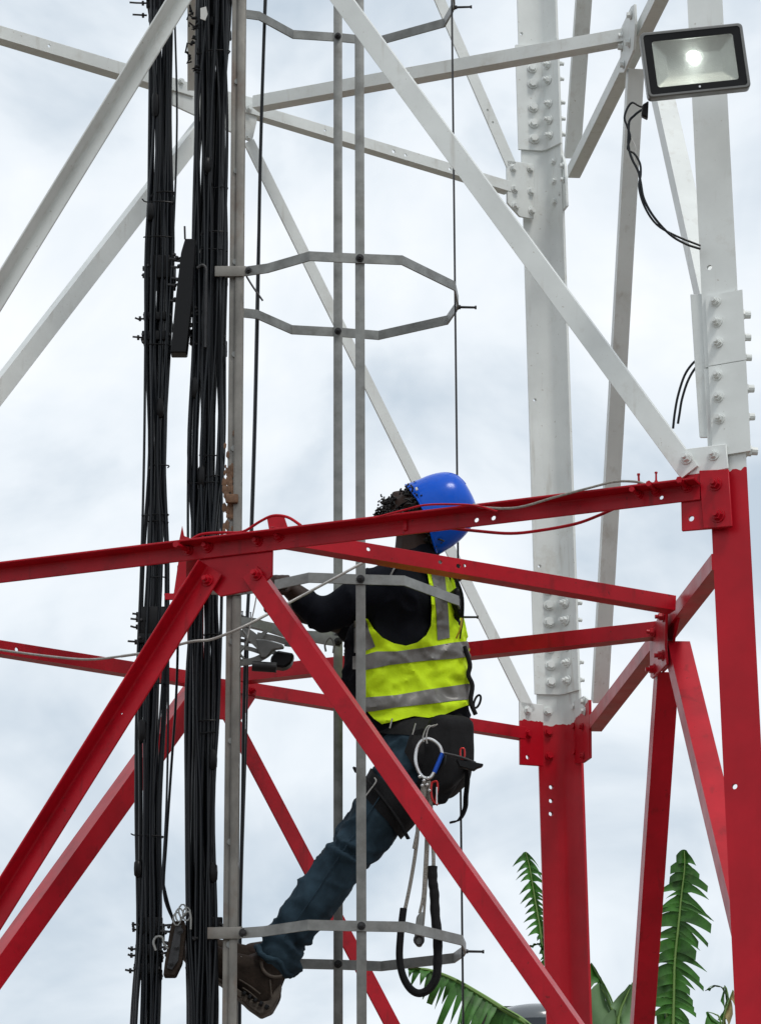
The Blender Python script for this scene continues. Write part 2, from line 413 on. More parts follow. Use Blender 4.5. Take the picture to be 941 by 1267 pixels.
def zat(L, py):                      # height on a leg that shows at photo row py
    lo, hi = 0., 12.
    for _ in range(40):
        m_ = (lo + hi) / 2
        if proj(L(m_))[1] > py: lo = m_
        else: hi = m_
    return lo
def legpiece(name, L, z0, z1, e1, e2, w, t, material, parent, out=0.0, label=None, w2=None, holes=()):
    """60-degree angle: flanges from the leg line toward the two neighbouring legs"""
    w2 = w2 or w
    p0, p1 = L(z0), L(z1); a = (p1 - p0).normalized()
    u = (e1 - a * e1.dot(a)).normalized(); v = (e2 - a * e2.dot(a)).normalized()
    nu = (v - u * v.dot(u)).normalized(); nv = (u - v * u.dot(v)).normalized()
    bis = (u + v).normalized(); off = -bis * (out / math.sin(math.acos(u.dot(v)) / 2)) if out else Vector()
    inner = bis * (t / math.sin(math.acos(u.dot(v)) / 2))
    prof = [Vector(), u * w, u * w + nu * t, inner + u * .012, inner + bis * .006, inner + v * .012, v * w2 + nv * t, v * w2]
    bm = bmesh.new(); rings = [[bm.verts.new(p + off + q) for q in prof] for p in (p0, p1)]
    n = len(prof)
    for i in range(n): bm.faces.new((rings[0][i], rings[0][(i + 1) % n], rings[1][(i + 1) % n], rings[1][i]))
    bm.faces.new(rings[0][::-1]); bm.faces.new(rings[1])
    if holes:
        bmesh.ops.recalc_face_normals(bm, faces=bm.faces)
        me = bpy.data.meshes.new('t'); bm.to_mesh(me); bm.free(); cb = bmesh.new()
        for c, hr, nn in holes:
            bmesh.ops.create_cone(cb, cap_ends=True, segments=12, radius1=hr, radius2=hr, depth=.07, matrix=frame(c, a, nn))
        bm = boolean(me, cb)
    return obj(name, bm, material, parent, label=label)
def hdir(La, Lb): v = Lb(5) - La(5); v.z = 0; return v.normalized()
dAC, dAB = hdir(LA, LC), hdir(LA, LB)
dBC, dBA = hdir(LB, LC), hdir(LB, LA)
dCA, dCB = hdir(LC, LA), hdir(LC, LB)
WA = .105
# --- leg A (front right)
zs = zat(LA, 448)
lowA = legpiece('leg', LA, .12, zs - .002, dAC, dAB, WA, .009, M['legpaint'], T, label='front right leg, red with a white top',
                holes=[(onp(908, 973, PAC), .0075, nAC)])
upA = legpiece('leg', LA, zs + .002, 8.3, dAC, dAB, WA * .97, .009, M['white'], T, label='white upper length of the front right leg',
               holes=[(onp(877, 331, PAC), .0075, nAC)])
# outer cover over the upper length, inner splice behind both
ou = legpiece('splice_plate', LA, zs + .001, zat(LA, 361), dAC, dAB, WA, .009, M['white'], T, out=.0095, label='white outer splice angle on the front right leg')
cv = legpiece('splice_plate', LA, zat(LA, 560), zs - .001, dAC, dAB, WA * 1.01, .009, M['white'], T, out=.0095, label='white lower splice angle on the front right leg')
inn = plate('splice_plate', [onp(x, y, PAC, -.011) for x, y in ((853, 364), (900, 361), (905, 541), (864.5, 541), (858.5, 450))], -nAC, .009, M['white'], T)
for x, y in ((884.5, 373), (886, 398), (887.5, 424), (886.5, 464), (888, 491), (889.5, 518)):
    bolt('white', onp(x, y, PAC, .0095), nAC, ou if y < 448 else cv, 1.12)
# bolts through the side flange, nuts on the outside of the corner
for y in (382, 410, 435, 474, 509, 551):
    L0 = LA(zat(LA, y)); p = L0 + dAB * .045 + nAB * .0095
    bolt('whitepeg', p, nAB, ou if y < 448 else cv, 1.15)
# gussets at A
gw = plate('gusset_plate', [onp(x, y, PAC, .019) for x, y in ((842, 556), (897.5, 549), (900, 579.5), (846, 590))], -nAC, .008, M['white'], T)
bolt('white', onp(882, 563, PAC, .019), nAC, gw, 1.15)
gr = plate('gusset_plate', [onp(x, y, PAC, .019) for x, y in ((841, 588), (900, 580.5), (904.5, 652), (842.5, 657))], -nAC, .008, M['red'], T,
           holes=[(onp(855, 642, PAC, .015), .008)], label='red gusset plate on the front right leg')
gf = plate('gusset_plate', [onp(x, y, PAC, .028) for x, y in ((864, 582), (900.5, 580.5), (905, 651), (869, 654))], -nAC, .008, M['red'], T)
bolt('red', onp(884, 599, PAC, .028), nAC, gf, 1.25); bolt('red', onp(887.5, 638, PAC, .028), nAC, gf, 1.25)
# --- leg B (rear)
WB = .098
fBC = Vector((cos(radians(192)), sin(radians(192)), 0)); fBA = Vector((cos(radians(306)), sin(radians(306)), 0))
nBA = Vector((sin(radians(306)) * -1, cos(radians(306)), 0))   # outside face of the right flange
z2, z1 = zat(LB, 862), zat(LB, 190)
holesB = [(onp(685, y, PBC, 0), .008, nBC) for y in (973, 990, 1006)]
lowB = legpiece('leg', LB, .12, zat(LB, 858), fBC, fBA, WB, .010, M['legpaintB'], T, label='rear leg, red with a white top', holes=holesB)
midB = legpiece('leg', LB, zat(LB, 857), zat(LB, 186), fBC, fBA, WB * .97, .010, M['white'], T, label='white middle length of the rear leg',
                holes=[(onp(666, 493, PBC), .006, nBC), (onp(672, 699, PBC), .006, nBC)])
topB = legpiece('leg', LB, zat(LB, 185), 9.2, fBC, fBA, WB * .95, .010, M['white'], T, label='white upper length of the rear leg',
                holes=[(onp(650, 39, PBC), .006, nBC)])
def inner_splice(py0, py1):
    # seen from inside the tower: a smaller angle nested in the corner of the leg
    return legpiece('splice_plate', LB, zat(LB, py0), zat(LB, py1), fBC, fBA, WB * 1.03, .009, M['white'], T, out=-.0105)
spl1 = inner_splice(861, 724); spl2 = inner_splice(189, 60)
iBC, iAB = -nBC, -nAB
def inB(px, py, off=.020): return onp(px, py, PBC, -off)
for (x, y) in ((680, 733), (681, 752), (682, 773), (682, 805), (682.5, 826), (682, 847)): bolt('head', LB(zat(LB, y)) + fBC * .045 + Vector((0, -.0215, 0)), Vector((.2, -1, 0)), spl1, 1.35)
for (x, y) in ((656, 89), (658, 108), (658, 137), (659, 157), (659, 176)): bolt('head', LB(zat(LB, y)) + fBC * .045 + Vector((0, -.0215, 0)), Vector((.2, -1, 0)), spl2, 1.35)
oBA = (nBA if nBA.x > 0 else -nBA); iBA = -oBA
iBCf = -Vector((-fBC.y, fBC.x, 0)); iBCf = iBCf if iBCf.y < 0 else -iBCf
for ys_, par in (((735, 752, 773, 805, 825, 847), spl1), ((88, 107, 136, 156, 175), spl2)):
    for y in ys_:
        c = LB(zat(LB, y)); bolt('white', c + fBA * .052 + iBA * .021, iBA, par, 1.2)
        q = c + fBA * .085 + oBA * .001; bolt('whitepeg', q, (oBA * .8 + Vector((.6, 0, 0))), par, .75)
for (x, y) in ((655, 209), (656, 237), (657, 261)): bolt('head', onp(x, y, PBC, 0) , iBC, midB, 1.1)
for y in (207, 231, 256): bolt('head', LB(zat(LB, y)) + fBA * .055 + iBA * .010, iBA, midB, 1.0)
for (x, y, k) in ((674, 882, 'head'), (675, 908, 'redhead'), (675, 937, 'redhead')):
    c = LB(zat(LB, y)); bolt(k, c + fBC * .06 + iBCf * .0105, iBCf, lowB, 1.15)
for y, k in ((880, 'head'), (904, 'redhead'), (936, 'redhead')):
    bolt(k, LB(zat(LB, y)) + fBA * .07 + iBA * .010, iBA, lowB, 1.)
# gussets at B
gB1 = plate('gusset_plate', [onp(x, y, PBC, .0) for x, y in ((643, 868), (672, 872), (672, 948), (643.5, 946))], nBC, .009, M['legpaintB'], T,
            holes=[(onp(651.5, 937, PBC, .004), .008)])
bolt('head', onp(652, 879, PBC, 0), iBC, gB1, 1.15); bolt('redhead', onp(653, 908, PBC, 0), iBC, gB1, 1.1)
gB2 = plate('gusset_plate', [onp(x, y, PAB, .001) for x, y in ((700, 873), (721, 861), (728, 866), (728.5, 938), (720, 944), (700, 946))], nAB, .009, M['legpaintB'], T)
for x, y, k in ((722, 868, 'head'), (723, 880, 'head'), (720, 899, 'redhead'), (721, 935, 'redhead')): bolt(k, onp(x, y, PAB, 0), iAB, gB2, 1.)
gB3 = plate('gusset_plate', [onp(x, y, PBC, .0) for x, y in ((627, 198), (660, 203), (660, 271), (643, 268), (627.5, 251))], nBC, .009, M['white'], T)
for x, y in ((634, 208), (636, 234), (637, 255)): bolt('head', onp(x, y, PBC, 0), iBC, gB3, 1.1)
gB4 = plate('gusset_plate', [onp(x, y, PAB, .001) for x, y in ((680, 195), (693, 185), (698, 205), (700, 255), (693, 264), (680, 268))], nAB, .009, M['white'], T)
for x, y in ((696, 205), (697, 222), (694.5, 240)): bolt('head', onp(x, y, PAB, 0), iAB, gB4, 1.)
# --- leg C (off to the left)
lowC = legpiece('leg', LC, .12, zat(LC, 740), dCA, dCB, .105, .009, M['red'], T, label='red left leg standing outside the picture')
upC = legpiece('leg', LC, zat(LC, 739), 8.6, dCA, dCB, .105, .009, M['white'], T, label='white left leg standing outside the picture')

# --- bracing
def brace(name, P, px0, px1, uside, vside, w1, w2, m_, off=0., holes=(), label=None, t=.006, ends=(0, 0)):
    h0, h1 = onp(*px0, P, off), onp(*px1, P, off)
    a = (h1 - h0).normalized(); u = a.cross(P[1])
    # uside: pixel-space hint of where flange 1 lies
    c = (h0 + h1) / 2; q0 = proj(c); q1 = proj(c + u * .05)
    if (q1[0] - q0[0]) * uside[0] + (q1[1] - q0[1]) * uside[1] < 0: u = -u
    return angle(name, h0, h1, u, P[1] * vside, w1, w2, m_, T, t=t, holes=holes, label=label, ends=ends)
def ext(p, q, k):   # extend the pixel line p->q by factor k
    return (p[0] + (q[0] - p[0]) * k, p[1] + (q[1] - p[1]) * k)
# front face
fb = brace('horizontal_beam', PAC, (-283, 737), (866, 598), (0, 1), 1, .047, .055, M['red'], .020,
      holes=[(.781, .62, .007), (.798, .62, .007), (.963, .6, .006)], label='long red front beam below the worker')
brace('diagonal_brace', PAC, (256, 699), ext((256, 699), (0, 1109), 2.0), (1, 1), 1, .062, .056, M['red'], .029, label='red front brace falling to the left', holes=[(.22, .4, .003)])
brace('diagonal_brace', PAC, (317, 700), ext((317, 700), (715, 1265), 1.65), (-1, 1), -1, .052, .056, M['red'], .030, label='red front brace falling to the right')
brace('diagonal_brace', PAC, (862, 576), ext((862, 576), (437, 0), 1.24), (-1, 1), -1, .056, .045, M['white'], .028, label='long white front brace rising to the left')
brace('diagonal_brace', PAC, ext((0, 357), (219, 0), 1.4), (-190, 667), (1, 1), 1, .048, .05, M['white'], .028, label='white front brace across the upper left corner')
bolt('white', onp(848.5, 567, PAC, .029), nAC, gw, 1.25)
# front mid gusset
gm = plate('gusset_plate', [onp(x, y, PAC, .018) for x, y in ((247, 690), (337, 676), (336.5, 712), (318, 729), (272, 738), (246, 715))], -nAC, .008, M['red'], T, label='wide red gusset plate at the middle of the front beam')
bolt('red', onp(257, 718, PAC, .0365), nAC, gm, 1.2); bolt('red', onp(317.5, 711, PAC, .030), nAC, gm, 1.3)
for x, y, k in ((233, 681, 'redlong'), (257, 677, 'red'), (319, 670, 'red'), (345, 664, 'red'), (849, 603, 'redlong')):
    bolt(k, onp(x, y, PAC, .026), nAC, fb, 1.15)
for x, y in ((790, 612), (811, 608)):
    bolt('redlong', onp(x, y, PAC, .026), nAC, fb, 1.0)
    bolt('redlong', onp(x, y - 13, PAC, .05) - UP * .006, UP, fb, .55)
bm = bmesh.new(); box(bm, frame(onp(501, 648, PAC, .029), dAC, nAC), .012, .040, .008, .002)
obj('clip', bm, M['red'], fb)
# rear face
brace('horizontal_beam', PBC, (-250, 769), (246, 848), (0, -1), 1, .044, .045, M['red'], -.002, holes=[(.527, .5, .007)], label='red rear beam at the left')
rb = brace('horizontal_beam', PBC, (294, 857), (650, 914), (0, -1), 1, .042, .04, M['red'], -.002, label='red rear beam behind the worker')
brace('diagonal_brace', PBC, (246, 841), ext((226, 868), (0, 1182), 1.9), (1, 1), 1, .066, .085, M['red'], .0, label='red rear brace falling to the left', ends=(-.5, 0))
brace('diagonal_brace', PBC, (292, 880), ext((294, 884), (495, 1267), 1.75), (-1, 1), 1, .058, .05, M['red'], .0, label='red rear brace falling to the right')
brace('horizontal_beam', PBC, (-190, -10), (240, 119), (0, -1), 1, .045, .05, M['white'], -.002, holes=[(.567, .55, .006)], label='white rear beam at the upper left')
brace('horizontal_beam', PBC, (303, 138), (632, 237), (0, -1), 1, .040, .042, M['white'], -.002,
      holes=[(.29, .5, .005), (.545, .45, .007), (.59, .45, .006), (.76, .4, .006), (.9, .5, .006)], label='white rear beam behind the cage ladder')
brace('diagonal_brace', PBC, (262, 130), ext((178.6, 240), (0, 470), 1.9), (1, 1), 1, .056, .06, M['white'], .0, label='white rear brace falling to the left', ends=(-.5, 0))
brace('diagonal_brace', PBC, (314, 172), (662, 878), (-1, 1), 1, .047, .045, M['white'], .0, label='white rear brace falling to the right')
brace('diagonal_brace', PBC, ext((636, 197), (551, 0), 1.9), (638, 202), (-1, 1), 1, .050, .045, M['white'], .0, holes=[(.82, .5, .005), (.86, .5, .005)], label='short white rear brace at the top')
# rear mid gussets
gmb = plate('gusset_plate', [onp(x, y, PBC, .006) for x, y in ((280, 112), (318, 122), (318, 150), (312, 176), (290, 165), (214, 130), (214, 104))], nBC, .008, M['white'], T)
bolt('head', onp(308, 134, PBC, -.003), iBC, gmb, .9); bolt('head', onp(307, 170, PBC, -.003), iBC, gmb, .9); bolt('head', onp(224, 101, PBC, -.003), iBC, gmb, .9)
gmr = plate('gusset_plate', [onp(x, y, PBC, .006) for x, y in ((238, 834), (316, 846), (316, 864), (298, 892), (252, 888), (238, 862))], nBC, .008, M['red'], T)
bolt('red', onp(313, 854, PBC, -.004), iBC, gmr, 1.)
# right face (seen edge-on)
brace('horizontal_beam', PAB, (726, 905), (880, 705), (-1, -1), 1, .046, .05, M['red'], .002, label='red right-face beam running back to the rear leg')
brace('diagonal_brace', PAB, (813, 832), ext((812, 845), (783, 1267), 1.8), (-1, 0), 1, .06, .066, M['red'], -.002, label='red right-face brace falling to the rear leg')
brace('diagonal_brace', PAB, (825, 793), (938, 1265), (-1, 0), 1, .06, .068, M['red'], -.002, label='pinkish red right-face brace falling to the front leg')
brace('diagonal_brace', PAB, (777, 85), (733, 870), (-1, 0), 1, .045, .052, M['white'], -.002, label='white right-face brace falling to the rear leg')
brace('diagonal_brace', PAB, (806, 95), (880, 430), (-1, 0), 1, .06, .058, M['white'], -.002, label='white right-face brace falling behind the flood light')
brace('horizontal_beam', PAB, (702, 220), ext((702, 220), (792, 36), 1.6), (-1, -1), 1, .046, .044, M['white'], .002, label='white right-face beam at the top')
brace('diagonal_brace', PAB, (699, 196), ext((699, 196), (713, 0), 1.8), (-1, 0), 1, .04, .055, M['white'], -.002, label='white right-face brace above the rear leg joint')
ab = Vector(nAB)
gr2 = plate('gusset_plate', [onp(x, y, PAB, -.008) for x, y in ((806, 786), (818, 760), (826, 758), (825, 800), (827, 822), (809, 840), (807, 838))], -nAB, .008, M['red'], T, label='red gusset plate at the middle of the right face')
for x, y in ((820, 763), (809, 782), (819, 811), (808.5, 828)): bolt('red', onp(x, y, PAB, -.017), iAB, gr2, 1.1)
plate('gusset_plate', [onp(x, y, PAB, .012) for x, y in ((818, 765), (830, 750), (838, 765), (832, 790), (828, 822), (818, 832))], nAB, .008, M['red'], T)
gw2 = plate('gusset_plate', [onp(x, y, PAB, -.008) for x, y in ((770, 62), (768, 40), (783, 8), (787, 5), (788, 30), (786, 62), (774, 90), (769, 90))], -nAB, .008, M['white'], T, label='white gusset plate beside the flood light')
for x, y in ((780, 19), (769, 45), (769, 58), (778, 53), (771, 80)): bolt('head', onp(x, y, PAB, -.017), iAB, gw2, 1.05)

# plan bracing between the middles of the faces
def member(name, p0, p1, up_w, side_w, side, m_, label, holes=()):
    return angle(name, p0, p1, UP, side, up_w, side_w, m_, T, holes=holes, label=label)
pAB1 = onp(835, 755, PAB, -.01); pAB2 = onp(812, 787, PAB, -.01)
zR = pAB1.z
member('plan_brace', at(334, 670, onp(334, 660, PAC).y + .04), pAB1, .045, .05, Vector((0, 1, 0)), M['red'], 'red level brace crossing in front of the worker\'s shoulder',
       holes=[(.455, .5, .007), (.13, .6, .006), (.235, .6, .006), (.47, .6, .005), (.41, .55, .006)])
member('plan_brace', onp(296, 843, PBC, -.05), pAB2, .047, .05, Vector((0, 1, 0)), M['red'], 'red level brace passing behind the worker', holes=[(.545, .5, .006)])
member('plan_brace', at(252, 684, onp(252, 684, PAC).y + .05), onp(252, 856, PBC, -.05), .05, .05, Vector((-1, 0, 0)), M['red'], 'red level brace half hidden between the cable bundles')
member('plan_brace', onp(312, 133, PBC, -.05), onp(772, 50, PAB, -.012), .045, .05, Vector((0, 1, 0)), M['white'], 'white level brace rising toward the flood light', holes=[(.43, .5, .007)])
member('plan_brace', onp(232, 112, PBC, -.05), at(232, -128, onp(231, -100, PAC).y + .05), .05, .055, Vector((1, 0, 0)), M['white'], 'white level brace between the cable bundles')
plate('lug_plate', [at(x, y, 9.42) for x, y in ((330, 640), (340, 636), (352, 640), (356, 652), (333, 656))], Vector((0, 1, 0)), .006, M['red'], T)
plate('lug_plate', [at(x, y, 9.45) for x, y in ((222, 667), (225.5, 650), (228, 663), (236, 666), (236, 672), (221, 672))], Vector((0, 1, 0)), .006, M['red'], T)
plate('lug_plate', [at(x, y, 9.75) for x, y in ((203, 734), (215, 734), (222, 686), (242, 684), (236, 742), (204, 742))], Vector((0, 1, 0)), .006, M['red'], T)

# lower panel down to the pad (below the picture) and the panel above it
zlow = 2.15
for (L1, L2, P, nn) in ((LA, LC, PAC, nAC), (LA, LB, PAB, nAB), (LB, LC, PBC, nBC)):
    a, b = L1(zlow), L2(zlow); mdl = (a + b) / 2
    angle('horizontal_beam', a + nn * .01, b + nn * .01, -UP, nn, .06, .06, M['red'], T)
    for q in (L1(.25), L2(.25)):
        angle('diagonal_brace', mdl - UP * .05 + nn * .01, q + nn * .01, UP, nn, .06, .06, M['red'], T)
ZU = 3.835026 * K + CAMZ
angle('horizontal_beam', LA(ZU) + nAC * .012, LC(ZU) + nAC * .012, -UP, nAC, .055, .055, M['white'], T)

# ------------------------------------------------------------------ caged ladder
zc = at(383, 317, 9.60).z
nearpx = [(303, 336), (331, 332), (383, 317), (445, 320), (497, 322), (562, 354)]
farpx = [(566, 372), (564, 380), (553, 396), (468, 415), (418, 411), (361, 408), (318, 389), (300, 387)]
plan = [atz(x, y, zc) for x, y in nearpx + farpx]
yR = plan[0].y; yS = plan[3].y; yF = plan[-4].y; xT = plan[6].x; yT = plan[6].y
print('cage plan', [tuple(round(c, 2) for c in p[:2]) for p in plan])
ladder = thing('caged_ladder', (plan[0].x, (plan[0].y + plan[-1].y) / 2, .12), 'grey galvanised ladder with safety cage hoops around the climbing worker', 'ladder')
def straight(x, y, z0, z1): return Vector((x, y, z0)), Vector((x, y, z1))
ztop = 7.6
# near rail: two-step channel
xr = at(290.5, 633, yR).x
bm = bmesh.new()
box(bm, Matrix.Translation((xr + .0085, yR + .004, (ztop + .12) / 2)), .020, .006, ztop - .12, .001)
box(bm, Matrix.Translation((xr - .0125, yR + .016, (ztop + .12) / 2)), .022, .006, ztop - .12, .001)
box(bm, Matrix.Translation((xr - .002, yR + .012, (ztop + .12) / 2)), .005, .018, ztop - .12)
rail = obj('rail', bm, M['rail'], ladder, label='near rail with brown rust streaks')
yR2 = plan[-1].y
bm = bmesh.new()
box(bm, Matrix.Translation((xr - .010, yR2, (ztop + .12) / 2)), .034, .006, ztop - .12, .001)
box(bm, Matrix.Translation((xr - .026, yR2 - .012, (ztop + .12) / 2)), .006, .024, ztop - .12, .001)
obj('rail', bm, M['rail'], ladder)
# rungs
rung_z0 = at(300, 1168, yR).z - .0
bm = bmesh.new(); tube(bm, [Vector((0, yR + .008, 0)), Vector((0, yR2, 0))], .010, 10)
me_r = bpy.data.meshes.new('rung'); bm.to_mesh(me_r); bm.free(); finish(me_r); me_r.materials.append(M['galv'])
for k in range(-10, 16):
    z = rung_z0 + k * .3
    if .3 < z < ztop: inst('rung', me_r, Matrix.Translation((xr - .004, 0, z)), ladder)
def hoop(dz, near_only=False):
    pts = [p + Vector((0, 0, dz)) for p in plan]
    bm = bmesh.new()
    flatbar(bm, pts, UP, .030, .0055)
    h = obj('hoop', bm, M['galv'], ladder)
    z = zc + dz
    bolt('galv', Vector((pts[3].x, pts[3].y - .005, z)), Vector((0, -1, 0)), h, 1.2)
    bolt('galv', Vector((pts[-4].x, pts[-4].y - .010, z)), Vector((0, -1, 0)), h, 1.1)
    bolt('dark', Vector((pts[7].x + .004, pts[7].y, z)), Vector((1, 0, 0)), h, 1.0)
    bolt('galv', Vector((pts[0].x + .012, pts[0].y - .004, z)), Vector((0, -1, 0)), h, 1.2)
    bm = bmesh.new(); box(bm, Matrix.Translation((xr - .02, yR - .003, z)), .095, .005, .034, .002)
    obj('clamp_plate', bm, M['rail'], h)
    return h
zh = [at(445, y, yS).z - zc for y in (-63, 320, 717, 1146)]
print('hoop dz', zh)
hoops = [hoop(d_) for d_ in zh]
hoop(zh[-1] - .95); hoop(zh[0] + .95)
# vertical straps of the cage
def strap(x, y, w, t, m_, lab):
    bm = bmesh.new(); box(bm, Matrix.Translation((x, y, (ztop + 2.2) / 2)), w, t, ztop - 2.2, .001)
    return obj('strap', bm, m_, ladder, label=lab)
strap(plan[3].x, yS + .006, .0285, .005, M['galv'], 'near vertical cage strap crossing the worker\'s vest')
strap(plan[-4].x, yF - .006, .0285, .005, M['galv'], 'far vertical cage strap')
strap(plan[7].x - .003, plan[7].y, .006, .030, M['darksteel'], 'back vertical cage strap seen edge-on')

# ------------------------------------------------------------------ feeder cables
ORDL = ['first', 'second', 'third', 'fourth', 'fifth', 'sixth', 'seventh', 'eighth', 'ninth', 'tenth', 'eleventh', 'twelfth', 'thirteenth', 'fourteenth', 'fifteenth']
def cable_path(pxs, y, z0=2.0, z1=7.7, seed=0, wob=.006):
    rng = random.Random(seed)
    ys = [-150, 0, 150, 300, 420, 560, 700, 850, 1000, 1150, 1267, 1420]
    pts = []
    for k, py in enumerate(ys):
        x = pxs(py) + rng.uniform(-1, 1) * wob * 420 * (.35 if py in (300, 420, 1150) else 1)
        pts.append(at(x, py, y + rng.uniform(-.006, .006)))
    return pts
def interp(tab):
    def f(y):
        for (y0, a), (y1, b) in zip(tab, tab[1:]):
            if y <= y1: return a + (b - a) * (y - y0) / (y1 - y0)
        return tab[-1][1]
    return f
b1l = interp([(-150, 188), (0, 187), (200, 183), (400, 180), (650, 180), (900, 168), (1150, 169), (1267, 164), (1420, 158)])
b1r = interp([(-150, 218), (0, 217), (200, 216), (400, 211), (650, 207), (900, 203), (1150, 199), (1267, 196), (1420, 190)])
b2l = interp([(-150, 247), (0, 245), (300, 240), (600, 236), (1000, 232), (1267, 231), (1420, 230)])
b2r = interp([(-150, 287), (0, 284), (300, 280), (600, 273), (1000, 268), (1267, 267), (1420, 266)])
def mkcable(pts, r, label, group, name='feeder_cable', m_='cable', n=8, sm=5):
    bm = bmesh.new(); tube(bm, pts, r, n, smooth=sm)
    o = obj(name, bm, M[m_]); return tag(o, label, 'cable', group)
cl = []
n1_, n2_ = 10, 15
for i in range(n1_):
    f = (i + .5) / n1_; layer = i % 3
    mkcable(cable_path(lambda y, f=f: b1l(y) + (b1r(y) - b1l(y)) * f, 9.78 + .022 * layer, seed=i, wob=.012), (.0062, .0078, .007, .0088)[i % 4],
            'black feeder cable at the left edge of the narrower left bundle' if i == 0 else 'black feeder cable at the right edge of the narrower left bundle' if i == n1_ - 1 else 'black feeder cable inside the narrower left bundle, ' + ORDL[i] + ' from its left', 'black feeder cables of the left bundle')
for i in range(n2_):
    f = (i + .5) / n2_; layer = i % 4
    mkcable(cable_path(lambda y, f=f: b2l(y) + (b2r(y) - b2l(y)) * f, 9.76 + .022 * layer, seed=50 + i, wob=.012), (.007, .0088, .0064, .008, .0075)[i % 5],
            'black feeder cable at the left edge of the wider bundle' if i == 0 else 'black feeder cable of the wider bundle, nearest the ladder rail' if i == n2_ - 1 else 'black feeder cable inside the wider bundle by the rail, ' + ORDL[i] + ' from its left', 'black feeder cables of the right bundle')
rng = random.Random(77)
for i in range(14):
    left = i < 6; e0, e1 = (b1l, b1r) if left else (b2l, b2r); f = (i + .5) / 6 if left else (i - 5.5) / 8
    mkcable(cable_path(lambda y, f=f: e0(y) + (e1(y) - e0(y)) * (-.04 + 1.08 * f), (9.765 if left else 9.745) - .006 * (i % 2), seed=200 + i, wob=.016), rng.choice((.0032, .004, .0046)),
            'thin black jumper cable, %s from the left on the %s' % (ORDL[i if left else i - 6], 'narrower left bundle' if left else 'wider bundle by the rail'), 'thin jumper cables over the bundles', 'jumper_cable', n=6)
rng = random.Random(8)
JO = ['topmost', 'second from the top', 'third from the top', 'fourth from the top', 'lowest']
for left in (1, 0):
    for k, py in enumerate((130, 262, 505, 905, 1075) if left else (205, 480, 590, 940, 1080)):
        e0, e1 = (b1l, b1r) if left else (b2l, b2r); x = e0(py) + (e1(py) - e0(py)) * rng.uniform(.05, .95); y = 9.76 if left else 9.74
        hh = rng.uniform(9, 15); bm = bmesh.new()
        tube(bm, [at(x + rng.uniform(-1, 1), py - hh, y), at(x, py - hh * .7, y), at(x, py, y - .003), at(x, py + hh * .7, y), at(x + rng.uniform(-1, 1), py + hh, y)], .0115, 9, rf=lambda t_: .0065 + .006 * sin(pi * t_) ** .5)
        tag(obj('cable_joint', bm, M['blackplastic']), 'lumpy taped black cable joint, %s on the %s' % (JO[k], 'narrower left bundle' if left else 'wider bundle by the rail'), 'cable joint', 'taped joints on the cables')
# loose cables
mkcable([at(x, y, 10.15) for x, y in ((330, -80), (328, 0), (322, 200), (318, 420), (312, 640), (303, 830), (300, 1000), (297, 1150), (296, 1400))], .0055,
        'thin black cable hanging loose to the right of the ladder rail', None, 'hanging_cable')
mkcable([at(x, y, 10.18) for x, y in ((333, -80), (327, 60), (319, 300), (314, 520), (308, 720), (305, 900), (299, 1100), (293, 1400))], .003,
        'thinner dark line twisted along the loose hanging cable', None, 'hanging_cable')
mkcable([at(x, y, 9.9) for x, y in ((221, 700), (219, 840), (212, 950), (206, 1040), (203, 1105), (215, 1140), (222, 1160))], .004,
        'slim dark cable slanting between the two bundles above the boot', None, 'hanging_cable')
mkcable([at(x, y, 9.9) for x, y in ((203, 1095), (209, 1120), (219, 1150))], .003,
        'short tie wire running down to the pulley block', None, 'tie_wire')
mkcable([at(x, y, 9.7) for x, y in ((305, 342), (313, 355), (325, 372))], .003, 'short loose wire end beside the second cage hoop', None, 'tie_wire', 'darksteel', sm=3)
mkcable([at(x, y, 9.68) for x, y in ((318, 733), (314, 755), (306, 790))], .002, 'thin pale wire hanging under the front gusset plate', None, 'tie_wire', 'steelwire', sm=3)
# bright steel cable that curves across the ladder up to the worker
mkcable([at(x, y, yy) for x, y, yy in ((150, 812, 9.5), (190, 806, 9.47), (236, 794, 9.45), (262, 791, 9.45), (300, 776, 9.45), (335, 758, 9.48), (372, 738, 9.52), (420, 712, 9.55), (458, 691, 9.58), (476, 680, 9.62))], .0042,
        'bright steel cable curving up behind the right front brace to the worker', None, 'steel_cable', 'steelwire')
mkcable([at(x, y, yy) for x, y, yy in ((-40, 797, 9.6), (0, 804, 9.58), (60, 812, 9.55), (110, 816, 9.52), (150, 812, 9.5))], .0035,
        'pale thin cable sagging along the left rear beam', None, 'steel_cable', 'steelwire')
# cables painted over together with the front beam
mkcable([onp(x, y, PAC, o_) for x, y, o_ in ((585, 624, .08), (600, 628, .08), (640, 628, .085), (690, 614, .085), (735, 602, .08), (760, 596, .075), (785, 596, .07), (800, 600, .06))], .0035,
        'light wire resting along the right end of the front beam', None, 'tie_wire', 'rope')
mkcable([onp(x, y, PAC, o_) for x, y, o_ in ((545, 652, -.02), (590, 657, -.02), (632, 660, -.02), (670, 656, -.02), (712, 648, -.02), (742, 637, -.015), (762, 628, -.012))], .0045,
        'red painted cable drooping below the front beam', None, 'painted_cable', 'red')
mkcable([onp(x, y, PAC, o_) for x, y, o_ in ((236, 668, -.03), (250, 661, -.03), (275, 659, -.03), (300, 658, -.03), (322, 645, -.03), (338, 638, -.03), (356, 640, -.03), (372, 650, -.03))], .0042,
        'red painted cable looping over the middle of the front beam', None, 'painted_cable', 'red')
mkcable([onp(x, y, PAC, .085) for x, y in ((462, 641), (500, 631), (525, 625), (560, 624), (590, 626), (615, 633))], .003,
        'thin cable lying on the front beam before the blue helmet', None, 'painted_cable', 'red')

